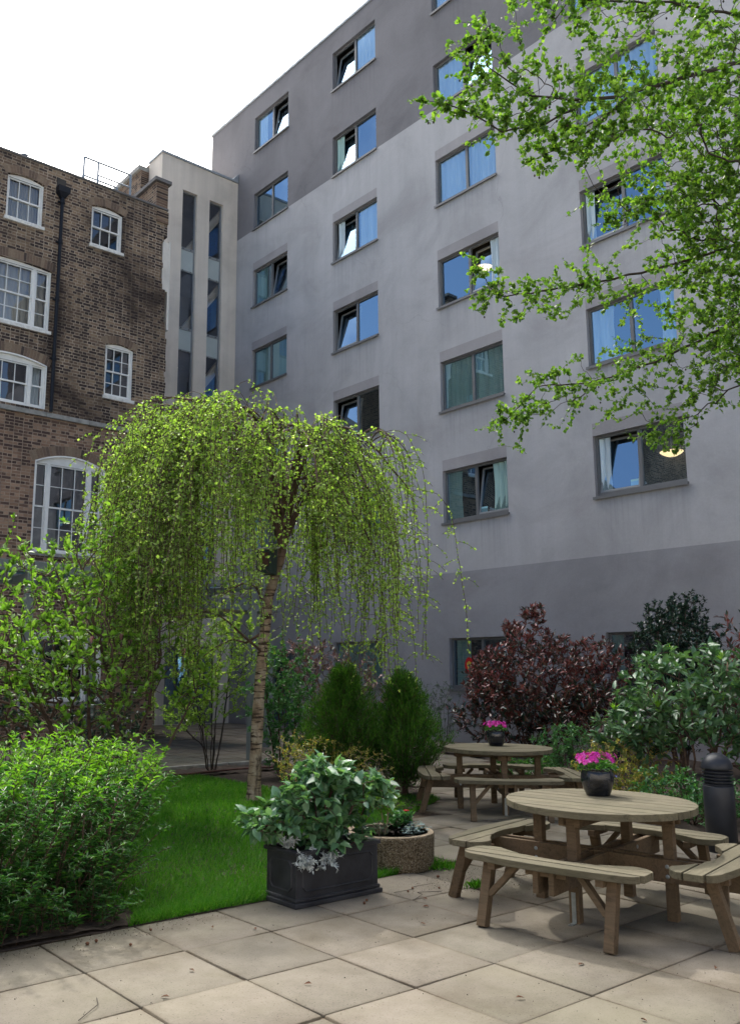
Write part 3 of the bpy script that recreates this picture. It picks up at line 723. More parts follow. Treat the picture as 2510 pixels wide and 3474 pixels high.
me.add([(13.6, TY, -.1), (11.1, TY, -.1), (11.1, TY, 13.2), (13.6, TY, 13.2)], [(0, 1, 2, 3)])
me.build('wall', M['concrete_tower'], tw)
mb = MB(); mb.box(13.56, WX-.01, TY-.05, TY+.3, 19.623, 19.70); mb.box(13.56, 13.86, TY+.301, 25.85, 19.623, 19.70)
mb.add([(WX-.32, TY-.06, 19.63), (WX-.02, TY-.06, 19.63), (WX-.02, TY-.06, 19.98), (WX-.32, TY+.2, 19.7), (WX-.02, TY+.2, 19.98)], [(0, 1, 2), (0, 2, 4, 3), (1, 4, 2)]); mb.build('roof_coping', M['lead'], tw)
for (a, b) in strips:
    mb = MB(); mb.box(a, a+.02, TY+.11, TY+.17, 3.8, 18.53); mb.box(b-.045, b, TY+.09, TY+.17, 3.8, 18.53); mb.box(a+.02, b-.045, TY+.11, TY+.17, 18.49, 18.53)
    for (z0, z1) in zt: mb.box(a+.02, b-.045, TY+.10, TY+.17, z0-.09, z0); mb.box(a+.02, b-.045, TY+.10, TY+.17, z1, z1+.05)
    w = mb.build('window', M['frame_light'], tw, bevel=.004)
    for i, (z0, z1) in enumerate(zt):
        pm = MB(); pm.add([PT(a+.02, z0, .14), PT(b-.045, z0, .14), PT(b-.045, z1, .14), PT(a+.02, z1, .14)], [(0, 1, 2, 3)]); pm.build('pane', M['glass_tower'], w)
        if i < 4:
            sp = MB(); sp.box(a+.021, b-.046, TY+.12, TY+.15, zt[i+1][1]+.051, z0-.091); sp.build('spandrel_panel', M['panel_grey'], w)
    bm_ = MB()
    for (z0, z1) in zt:
        for xx in (a+.13, b-.15):
            for zz in (z0-.045, z0-.86): bm_.box(xx-.02, xx+.02, TY+.090, TY+.0995, zz-.012, zz+.012)
    bm_.build('bolt', M['black_iron'], w)
mb = MB(); mb.box(13.7, WX-.05, TY+2.2, TY+2.3, 0, 19.55); mb.box(13.65, 13.7, TY+.2, TY+2.2, 0, 19.5); mb.box(WX-.05, WX-.003, TY+.2, TY+2.2, 0, 19.5)
for zf in (19.2, 15.9, 13.0, 10.0, 7.1, 4.1): mb.box(13.71, WX-.06, TY+.25, TY+2.19, zf-.25, zf)
mb.build('interior', M['interior_grey'], tw)
for i, zf in enumerate((13.1, 10.1, 7.2, 16.0)):
    mb = MB(); mb.bar((14.6, TY+.5, zf), (16.5, TY+.5, zf+2.6), .25, .2, (0, 1, 0)); mb.build('stair_flight', M['concrete_tower'], tw)
mb = MB(); mb.box(14.3, 15.22, TY+.1, TY+.15, 0, 2.5); mb.box(15.28, 16.2, TY+.1, TY+.15, 0, 2.5); d_ = mb.build('door', M['frame_grey'], tw)
mb = MB(); mb.box(14.4, 15.12, TY+.085, TY+.098, .9, 2.3); mb.box(15.38, 16.1, TY+.085, TY+.098, .9, 2.3); mb.build('door_glass', M['glass'], d_)
lamp(14.78, 25.9, 17.95, 'dim bowl lamp glowing behind the topmost narrow pane of the concrete tower', 'lamp_dim', .2)
lamp(14.82, 25.9, 12.28, 'dim bowl lamp glowing in the third pane down of the concrete tower', 'lamp_dim', .2)

# ================================================================== OLD BRICK BUILDING
BY = 20.0; LZ = 7.84
def PB(x, z, d): return (x, BY+d, z)
ob = empty('brick_house', (8, BY, 0), label='old soot stained brick house with white sash windows', cat='house')
bw = [ # x0,x1,z0,z1,rise, side light width, rows, cols
 (6.66, 7.60, 12.66, 13.88, .08, 0, 2, 3), (8.90, 9.80, 12.66, 13.82, .08, 0, 2, 3),
 (6.05, 7.92, 9.98, 11.62, .06, .36, 4, 3), (6.10, 7.92, 7.98, 9.22, .14, .34, 2, 3),
 (9.46, 10.27, 8.66, 10.12, .08, 0, 4, 3), (7.76, 9.58, 4.46, 6.90, .22, .32, 4, 3),
 (7.70, 9.70, .95, 2.62, .14, .32, 4, 3), (3.2, 5.0, 4.46, 6.90, .22, .32, 4, 3), (3.2, 5.2, .95, 2.62, .14, .32, 4, 3), (-1.2, .7, 4.46, 6.90, .22, .32, 4, 3),
 (2.4, 4.2, 9.98, 11.62, .06, .36, 4, 3), (-1.4, .4, 9.98, 11.62, .06, .36, 4, 3), (3.2, 4.1, 12.66, 13.86, .12, 0, 2, 3), (-.9, 0, 12.66, 13.86, .12, 0, 2, 3)]
b_op = [w[:5] for w in bw]
mb = wall_mesh(b_op, -9, 10.95, -.1, 14.36, PB, lambda x, z: 0 if z > LZ else 1, .13, zb=[LZ])
# ragged right-hand edge of the old wall (toothed brickwork)
zz = -.1; edge = []
def ex(z):
    if z > 13.55: return 11.14
    if z > 12.0: return 11.02
    if z > 10.9: return 11.14
    return 11.22
r2 = random.Random(3)
while zz < 14.36:
    z1_ = min(14.36, (LZ if zz < LZ < zz+.155 else zz+.155)); zz_m = (zz+z1_)/2
    x_ = ex(zz_m)+r2.choice((0, .03, -.03, .015)); m_ = 0 if zz_m > LZ else 1
    mb.box(10.95, x_, BY, BY+.3, zz, z1_, m_); zz = z1_
mb.add([(11.02, BY+.3, -.1), (11.02, 24.9, -.1), (11.02, 24.9, 13.9), (11.02, BY+.3, 13.9)], [(0, 1, 2, 3)], 2)
mb.add([(-9, BY, 13.9), (11.05, BY, 13.9), (11.05, 29, 13.9), (-9, 29, 13.9)], [(0, 1, 2, 3)], 3)
mb.add([(-9, BY, -.1), (-9, 29, -.1), (-9, 29, 13.9), (-9, BY, 13.9)], [(0, 1, 2, 3)], 2)
mb.build('wall', [M['brick_upper'], M['brick_lower'], M['brick_side'], M['coping']], ob)
mb = MB(); mb.box(-9.02, 11.16, BY-.03, BY+.28, 14.363, 14.42); mb.build('parapet_coping', M['coping'], ob, bevel=.008)
mb = MB()
for i in range(18): mb.box(-9+i*1.13+.004, -9+(i+1)*1.13-.004 if i < 17 else 11.18, BY-.085, BY-.002, LZ-.06, LZ+.055)
mb.build('stone_ledge', M['stone'], ob, bevel=.006)
mb = MB(); mb.box(11.235, 11.30, BY+.04, BY+.32, 10.9, 13.5); mb.box(11.05, 11.30, BY+.045, BY+.33, 12.0, 13.45); mb.build('plaster_patch', M['pale_patch'], ob)
# stepped party wall rising behind the right end of the parapet
mb = MB(); mb.box(10.78, 11.14, BY-.004, 21.9, 14.425, 15.15, 0); mb.box(10.80, 11.16, BY-.04, BY+.2, 13.95, 14.30, 0); mb.build('party_wall', M['brick_side'], ob)
mb = MB(); mb.box(10.70, 11.22, BY-.07, 21.95, 15.153, 15.26); mb.build('party_wall_coping', M['coping'], ob, bevel=.01)
uw = empty('roof_wall', (13.5, 26.9, 13.9), label='brick wall with stone coping rising behind the roof beside the tower', cat='wall')
mb = MB(); mb.box(13.3, 13.6, 25.86, 28.6, 13.9, 19.30); mb.build('brickwork', M['brick_side'], uw)
mb = MB(); mb.box(13.2, 13.7, 25.87, 28.65, 19.303, 19.48); mb.build('stone_coping', M['stone'], uw, bevel=.01)

def voussoirs(x0, x1, z1, rise, h=.22):
    """soldier course over an opening: returns the brick arch mesh"""
    mb = MB(); n = max(8, int((x1-x0+.24)/.078)); sp = z1-rise; cx = (x0+x1)/2; hw = (x1-x0)/2
    Rr = (hw*hw+rise*rise)/(2*rise); cz = z1-Rr; am = math.asin((hw+.06)/Rr)
    for i in range(n):
        a0 = -am+2*am*i/n+.0045/Rr*1.0; a1 = -am+2*am*(i+1)/n-.0045/Rr
        q = [(cx+(Rr+dr)*math.sin(a), cz+(Rr+dr)*math.cos(a)) for dr, a in ((.005, a0), (.005, a1), (h*(1+.4*abs(a1)/am*0), a1), (h, a0))]
        v = [(x, BY-.006-(.003 if i % 2 else 0), z) for x, z in q]+[(x, BY-.0005, z) for x, z in q]
        mb.add(v, [(0, 1, 2, 3), (0, 4, 5, 1), (1, 5, 6, 2), (2, 6, 7, 3), (3, 7, 4, 0)])
    q = [(cx+(Rr+dr)*math.sin(a), cz+(Rr+dr)*math.cos(a)) for a in [-am+2*am*i/16 for i in range(17)] for dr in (0.002, h+.008)]
    v = [(x, BY-.0022, z) for x, z in q]; mb.add(v, [(2*i, 2*i+1, 2*i+3, 2*i+2) for i in range(16)], 1)
    return mb

for wi, (x0, x1, z0, z1, rise, sl, rows, cols) in enumerate(bw):
    sp = z1-rise; yf = BY+.10
    def arc(x): t = (x-x0)/(x1-x0); return sp+rise*(1-(2*t-1)**2)
    mb = MB(); f = .055
    mb.box(x0, x0+f, yf-.04, yf+.06, z0, sp+.01); mb.box(x1-f, x1, yf-.04, yf+.06, z0, sp+.01); mb.box(x0+f, x1-f, yf-.04, yf+.06, z0, z0+.07)
    zt_ = sp-.03; nn = 12; v = []; 
    for i in range(nn+1):
        x = x0+(x1-x0)*i/nn; v += [(x, yf-.03, zt_), (x, yf-.03, arc(x)+.004)]
    mb.add(v, [(2*i, 2*i+2, 2*i+3, 2*i+1) for i in range(nn)])
    if sl:
        for xm in (x0+f+sl, x1-f-sl): mb.box(xm-.04, xm+.04, yf-.035, yf+.05, z0+.07, zt_)
    w = mb.build('window', M['white_paint'], ob, bevel=.003)
    if rise > .1 and sl:
        am_ = MB()
        for i in range(nn):
            xa, xb = x0+(x1-x0)*i/nn, x0+(x1-x0)*(i+1)/nn
            am_.add([(xa, BY-.012, arc(xa)-.03), (xb, BY-.012, arc(xb)-.03), (xb, BY-.012, arc(xb)+.004), (xa, BY-.012, arc(xa)+.004),
                     (xa, BY+.1, arc(xa)-.03), (xb, BY+.1, arc(xb)-.03)], [(0, 1, 2, 3), (0, 4, 5, 1)])
        am_.box(x0-.001, x0+.03, BY-.012, yf-.041, z0, arc(x0)-.03); am_.box(x1-.03, x1+.001, BY-.012, yf-.041, z0, arc(x1)-.03); am_.build('arch_trim', M['white_paint'], w)
    # sashes
    secs = [(x0+f, x0+f+sl-.04, 1), (x0+f+sl+.04, x1-f-sl-.04, cols), (x1-f-sl+.04, x1-f, 1)] if sl else [(x0+f, x1-f, cols)]
    zm = (z0+.07+zt_)/2
    sm = MB()
    for (a, b, nc) in secs:
        for half, (zl, zh, yo) in enumerate(((z0+.07, zm+.02, .035), (zm-.02, zt_, .005))):
            y0_, y1_ = yf+yo-.012, yf+yo+.018
            sm.box(a, a+.035, y0_, y1_, zl, zh); sm.box(b-.035, b, y0_, y1_, zl, zh); sm.box(a+.035, b-.035, y0_, y1_, zl, zl+.04); sm.box(a+.035, b-.035, y0_, y1_, zh-.035, zh)
            for i in range(1, nc):
                x = a+(b-a)*i/nc; sm.box(x-.009, x+.009, y0_, y1_-.004, zl+.04, zh-.035)
            rr = rows//2
            for j in range(1, rr):
                z = zl+(zh-zl)*j/rr; sm.box(a+.035, b-.035, y0_+.0015, y1_-.006, z-.009, z+.009)
    sm.build('sash', M['white_paint'], w)
    pm = MB(); pm.add([(x0+.03, yf+.045, z0+.05), (x1-.03, yf+.045, z0+.05), (x1-.03, yf+.045, zt_), (x0+.03, yf+.045, zt_)], [(0, 1, 2, 3)]); pm.build('pane', M['glass_old'], w)
    cm = MB()
    if wi in (2, 0, 10): curtain(cm, x0+.05, x1-.05, z0, zt_+.05, PB, .30, .025, 12)
    elif wi == 3: curtain(cm, x1-.34, x1-.05, z0, zt_+.05, PB, .30, .025, 3)
    if cm.v: cm.build('curtain', M['curtain_cream' if wi != 3 else 'curtain_blue'], w)
    if wi != 3:
        mb = MB(); mb.box(x0-.04, x1+.04, BY-.06, yf-.042, z0-.085, z0); mb.build('sill', M['flaky_white'] if z0 > 8 else M['stone'], w, bevel=.005)
    voussoirs(x0, x1, z1+.012, max(rise, .06), .23 if sl else .2).build('brick_arch', [M['arch_brick'], M['arch_mortar']], w)
mb = MB(); mb.box(-8.9, 10.9, BY+1.2, BY+1.3, 0, 13.8)
for zf in (3.1, 7.4, 9.6, 12.1): mb.box(-8.9, 10.9, BY+.2, BY+1.2, zf, zf+.15)
mb.build('interior', M['dark_int'], ob)
mb = MB(); mb.box(7.98, 8.55, BY+.45, BY+.9, 4.2, 5.62); mb.build('office_cabinet', M['stone'], ob)
# drainpipe with hopper
px = 8.05
mb = MB(); mb.tube([(px, BY-.09, 7.92), (px, BY-.09, 13.6)], .045, 14)
for zc in (9.3, 10.85, 12.4, 13.5): mb.tube([(px, BY-.09, zc-.05), (px, BY-.09, zc+.05)], .060, 14); mb.box(px-.09, px+.09, BY-.05, BY-.001, zc-.02, zc+.02)
dp = mb.build('drainpipe', M['black_iron'], ob, smooth=False)
mb = MB(); v = [(px-.06, BY-.14, 13.6), (px+.06, BY-.14, 13.6), (px+.06, BY-.02, 13.6), (px-.06, BY-.02, 13.6), (px-.15, BY-.21, 13.72), (px+.15, BY-.21, 13.72), (px+.15, BY-.005, 13.72), (px-.15, BY-.005, 13.72),
    (px-.16, BY-.22, 13.87), (px+.16, BY-.22, 13.87), (px+.16, BY-.004, 13.87), (px-.16, BY-.004, 13.87)]
mb.add(v, [(3, 2, 1, 0)]+[(a+i, a+(i+1) % 4, a+4+(i+1) % 4, a+4+i) for a in (0, 4) for i in range(4)]+[(8, 9, 10, 11)]); mb.build('hopper', M['black_iron'], dp)
mb = MB(); mb.box(px-.14, px+.10, BY-.02, BY-.0012, 13.875, 14.15); mb.build('outlet_hole', M['dark_int'], ob)

# roof rail and pigeon
rr = empty('roof_railing', (9.8, 21.2, 13.9), label='thin metal safety railing standing on the flat roof of the brick house', cat='railing')
mb = MB()
for (xa, ya) in ((9.05, 21), (9.47, 21), (10.47, 21)): mb.tube([(xa, ya, 13.9), (xa, ya, 15.69)], .034, 6)
for (xa, ya) in ((9.2, 21.4), (10.25, 21.4)): mb.tube([(xa, ya, 13.9), (xa, ya, 15.4)], .028, 6)
mb.build('post', M['rail'], rr)
mb = MB(); mb.tube([(9.05, 21, 15.69), (10.47, 21, 15.69)], .03, 6); mb.tube([(9.47, 21, 15.3), (10.47, 21, 15.3)], .024, 6); mb.tube([(9.2, 21.4, 15.4), (10.25, 21.4, 15.4)], .028, 6); mb.build('rail', M['rail'], rr)
pg = empty('pigeon', (7.08, BY+.1, 14.42), label='blue grey pigeon crouched on the parapet edge of the brick house', cat='bird')
mb = MB(); n = 12; pr = [(-.17, .004, .02), (-.12, .022, .035), (-.06, .045, .055), (0, .062, .068), (.05, .058, .072), (.085, .04, .09), (.105, .030, .115), (.125, .026, .125), (.145, .014, .12), (.165, .003, .112)]
v = []; f = []
for (dx, rr_, dz) in pr:
    for i in range(n): a = 2*PI*i/n; v.append((7.06+dx*.9, BY+.1+rr_*math.cos(a), 14.42+dz+rr_*.9*math.sin(a)))
for k in range(len(pr)-1):
    for i in range(n): f.append((k*n+i, k*n+(i+1) % n, (k+1)*n+(i+1) % n, (k+1)*n+i))
mb.add(v, f); mb.build('body', M['pigeon'], pg, smooth=True)

# covered walkway in front of the two buildings
cw = empty('glass_canopy', (8, 14.1, 0), label='grey steel canopy with glass roof panels standing before the brick house', cat='canopy')
def cpost(x, y, h, w=.13):
    m_ = MB(); m_.box(x-w/2, x+w/2, y-w/2, y+w/2, 0, h); m_.build('post', M['post_paint'], cw, bevel=.006)
cpost(5.5, 14.1, 3.28); cpost(10.05, 14.12, 3.28); cpost(12.05, 16.35, 3.1); cpost(7.7, 16.3, 3.28); cpost(5.5, 16.3, 3.28)
for (y0, y1) in ((14.04, 14.16), (16.24, 16.36)):
    mb = MB(); mb.box(4.9, 10.4, y0, y1, 3.285, 3.47); mb.build('beam', M['post_paint'], cw, bevel=.006)
for i in range(6):
    x = 4.95+i*1.05; mb = MB(); mb.box(x, x+.07, 14.163, 16.237, 3.30, 3.43); mb.build('cross_beam', M['post_paint'], cw)
mb = MB(); mb.box(4.9, 10.4, 14.2, 16.2, 3.475, 3.487); mb.build('roof_glass', M['glass_roof'], cw)
mb = MB(); mb.box(10.0, 12.3, 16.42, 24.85, 3.103, 3.26); mb.box(12.31, 12.40, 16.42, 24.85, 3.05, 3.30); mb.box(10, 12.4, 16.3, 16.415, 3.05, 3.30); mb.build('entrance_roof', M['post_paint'], cw)
for i in range(5):
    mb = MB(); mb.box(10.5, 11.9, 17+i*1.5, 17.7+i*1.5, 3.094, 3.101); mb.build('light_panel', M['curtain_cream'], cw)

# pale neighbour outside the frame on the left: only met as a reflection
nb_ = empty('pale_house', (-13, BY, 0), label='cream rendered neighbouring house left of the brick house', cat='house')
n_op = [(x, x+1.1, z, z+1.7, 0) for x in (-20, -17, -14, -11) for z in (1, 4.2, 7.4, 10.6)]
mb = wall_mesh(n_op, -22, -9.1, -.1, 13.5, PB, lambda u, z: 0, .12); mb.box(-22, -9.1, BY+.4, BY+6, 13.3, 13.5); mb.build('wall', M['pale_patch'], nb_)
for (a, b, z0, z1, _) in n_op:
    mb = MB(); mb.box(a, a+.06, BY+.06, BY+.1, z0, z1); mb.box(b-.06, b, BY+.06, BY+.1, z0, z1)
    for zz in (z0, (z0+z1)/2-.03, z1-.06): mb.box(a+.06, b-.06, BY+.06, BY+.1, zz, zz+.06)
    mb.box((a+b)/2-.015, (a+b)/2+.015, BY+.062, BY+.098, z0, z1); w = mb.build('window', M['white_paint'], nb_)
    mb = MB(); mb.box(a, b, BY+.10, BY+.11, z0, z1); mb.build('pane', M['black_iron'], w)

def plain_block(name, x0, x1, y0, y1, h, mat, label, face):  # unseen blocks, added so their sunlit fronts bounce light onto the grey wall
    root = empty(name, ((x0+x1)/2, (y0+y1)/2, 0), label=label, cat='building'); ops = []
    u0, u1 = (y0, y1) if face == 'X' else (x0, x1)
    P_ = (lambda u, z, d: (x1-d, u, z)) if face == 'X' else (lambda u, z, d: (u, y1-d, z))
    n = int((u1-u0)/3.2)
    for i in range(n):
        for z in (1, 4.2, 7.4):
            if z+1.7 < h: ops.append((u0+1+i*3.2, u0+2.1+i*3.2, z, z+1.7, 0))
    mb = wall_mesh(ops, u0, u1, -.1, h, P_, lambda u, z: 0, .12); mb.box(x0, x1-.13 if face == 'X' else x1, y0, y1 if face == 'X' else y1-.13, h-.3, h-.002); mb.build('wall', mat, root)
    for (a, b, z0, z1, _) in ops:
        mb = MB(); q = [P_(u, z, .11) for u, z in ((a, z0), (b, z0), (b, z1), (a, z1))]; mb.add(q, [(0, 1, 2, 3)]); w = mb.build('window', M['black_iron'], root)
plain_block('bounce_terrace', -22, -15, -24, 12, 10.5, M['pale_patch'], 'unseen pale terrace added on the west side to bounce sunlight into the courtyard', 'X')
plain_block('bounce_terrace', -14, 24, -22, -15, 9.5, M['pale_patch'], 'unseen pale terrace added behind the viewer to bounce sunlight into the courtyard', 'Y')

# ================================================================== GROUND
mb = MB(); mb.add([(-150, -150, -.06), (150, -150, -.06), (150, 150, -.06), (-150, 150, -.06)], [(0, 1, 2, 3)]); mb.build('ground', M['stone'], kind='structure')
def inpoly(x, y, poly):
    r = False; n = len(poly)
    for i in range(n):
        (x1, y1), (x2, y2) = poly[i], poly[(i+1) % n]
        if (y1 > y) != (y2 > y) and x < (x2-x1)*(y-y1)/(y2-y1)+x1: r = not r
    return r
LAWN = [(-2.2, 5.476), (5.95, 5.476), (6.35, 6.9), (8.0, 7.75), (8.95, 8.25), (9.75, 9.6), (9.9, 13.4), (-2.2, 13.4)]
RBED = [(9.1, -3), (9.0, 4.9), (9.9, 6.3), (11.3, 8.2), (13.3, 9.9), (14.2, 13.0), (16.8, 13.2), (16.8, -3)]
S0 = .6468; gx0, gy0 = 4.2654, 4.8281
V = []; Fc = []
for i in range(-19, 26):
    for j in range(-30, 40):
        x0 = gx0+i*S0; y0 = gy0+j*S0; cx, cy = x0+S0/2, y0+S0/2
        if cx > 16.8 or cy > 24.9 or cy < -6 or cx < -7: continue
        if inpoly(cx, cy, LAWN) or inpoly(cx, cy, RBED): continue
        if cy > BY and cx < 11.1: continue
        g1, g2, g3, g4 = [rnd.uniform(.003, .0085) for _ in range(4)]
        tz = [rnd.uniform(-.005, .005)+(.0025 if (i+j) % 2 else 0) for _ in range(4)]
        xa, xb, ya, yb = x0+g1, x0+S0-g2, y0+g3, y0+S0-g4
        n = len(V); ch = .004
        q = [(xa, ya), (xb, ya), (xb, yb), (xa, yb)]
        V += [(x, y, -.045) for x, y in q]+[(x, y, tz[k]-ch) for k, (x, y) in enumerate(q)]
        q2 = [(xa+ch, ya+ch), (xb-ch, ya+ch), (xb-ch, yb-ch), (xa+ch, yb-ch)]; V += [(x, y, tz[k]) for k, (x, y) in enumerate(q2)]
        for b in (0, 4):
            for k in range(4): Fc.append((n+b+k, n+b+(k+1) % 4, n+b+4+(k+1) % 4, n+b+4+k))
        Fc.append((n+8, n+9, n+10, n+11))
np_mesh('paving', np.array(V), np.array(Fc), M['slab'], kind='structure')
# joint filling just below the slab tops
mb = MB(); mb.add([(-7, -6, -.012), (16.79, -6, -.012), (16.79, 24.88, -.012), (-7, 24.88, -.012)], [(0, 1, 2, 3)]); mb.build('paving_joints', M['joint'], kind='structure')

def bed(name, poly, z, amp, step=.12):
    xs = [p[0] for p in poly]; ys = [p[1] for p in poly]; nx = int((max(xs)-min(xs))/step); ny = int((max(ys)-min(ys))/step)
    X = np.linspace(min(xs), max(xs), nx+1); Y = np.linspace(min(ys), max(ys), ny+1); idx = {}; V = []; F = []
    for a in range(nx):
        for b in range(ny):
            if not inpoly((X[a]+X[a+1])/2, (Y[b]+Y[b+1])/2, poly): continue
            f = []
            for (p, q) in ((a, b), (a+1, b), (a+1, b+1), (a, b+1)):
                if (p, q) not in idx:
                    idx[(p, q)] = len(V); V.append((X[p], Y[q], z+rnd.uniform(0, amp)))
                f.append(idx[(p, q)])
            F.append(f)
    return np_mesh(name, np.array(V), np.array(F), M['soil'], smooth=True, kind='structure')
bed('lawn_soil', [(x, y) for x, y in LAWN], -.006, .012, .15)
bed('planting_bed', [(-1.8, 5.50), (3.02, 5.50), (3.1, 6.2), (3.0, 8.2), (-1.8, 9.5)], .006, .03, .08)
bed('shrub_bed', [(7.5, 8.1), (8.0, 7.82), (8.95, 8.35), (9.65, 9.6), (9.8, 12.4), (9.2, 12.3), (8.3, 10.5)], .006, .035, .1)
bed('border_bed', [(-2, 12.35), (9.8, 12.35), (9.8, 13.3), (-2, 13.3)], .006, .035, .12)
bed('wall_bed', RBED, -.01, .05, .14)
mb = MB()
for i in range(13): mb.box(-2+i*.92, -2+(i+1)*.92-.01, 13.36, 13.42, -.02, .07)
mb.build('kerb', M['stone'], kind='structure', bevel=.008)

# lawn blades
def grass():
    pts = []
    def dens(x, y): return 1.0
    N = 150000
    X = rng.uniform(2.2, 9.4, N); d = rng.random(N); Y = 5.49+(12.4-5.49)*d**1.55
    k = np.array([inpoly(x, y, LAWN) for x, y in zip(X, Y)]); X, Y = X[k], Y[k]
    ex = [(2.8, 5.5, 3.12, 6.1)]
    k = ~((X < 3.02+.10*np.sin(Y*9)) & (Y < 8.2)) & ~((X > 7.8) & (Y > 8.5) & (X+Y > 17.6)); X, Y = X[k], Y[k]
    k = rng.random(len(X)) < 1-.9*np.exp(-((X-6.97)**2+(Y-9.71)**2)/.06); X, Y = X[k], Y[k]
    n = len(X); P = np.stack([X, Y, np.full(n, .0)], 1)
    patch = .5+.5*np.sin(X*2.1+1.3*np.sin(Y*1.7))*np.sin(Y*2.6+np.sin(X*3.1))
    lean = rng.normal(0, .45, (n, 3)); lean[:, 2] = 1.0; lean[:, 0] += .25*np.sin(X*4+Y*3); lean[:, 1] -= .2
    L = .038+.030*rng.random(n)+.014*patch; edge = np.exp(-(Y-5.49)/.12); L *= 1+.35*edge
    far = np.clip((Y-6)/6, 0, 1); W = .0045+.006*far
    D = unit(lean); N_ = rand_unit(n); S = unit(np.cross(D, N_))
    W = W[:, None]; L = L[:, None]
    V = np.stack([P-S*W/2, P+S*W/2, P+D*L*.6+S*W*.4-np.cross(S, D)*L*.05, P+D*L+np.cross(D, S)*L*.30, P+D*L*.6-S*W*.4-np.cross(S, D)*L*.05], 1).reshape(-1, 3)
    F = (np.array([[0, 1, 2], [0, 2, 4], [4, 2, 3]])[None]+5*np.arange(n)[:, None, None]).reshape(-1, 3)
    np_mesh('lawn_grass', V, F, G['grass'], kind='stuff', label='bright green short grass of the lawn', cat='grass')
grass()
# tufts growing from the joints near the round planter
def tuft(x, y, r, n, h, label):
    P = np.stack([rng.normal(x, r, n), rng.normal(y, r*.6, n), np.zeros(n)], 1); D = rng.normal(0, .5, (n, 3)); D[:, 2] = 1
    V, F = leaf_geo(P, D, rand_unit(n), rng.uniform(.5, 1, n)*h, .006, droop=.3); np_mesh('grass_tuft', V, F, G['grass'], label=label, cat='grass tuft', kind='stuff')
tuft(5.95, 5.42, .10, 260, .07, 'grass tuft growing at the foot of the round aggregate planter')
tuft(5.62, 4.78, .05, 160, .08, 'grass tuft in a paving joint by the picnic bench leg')

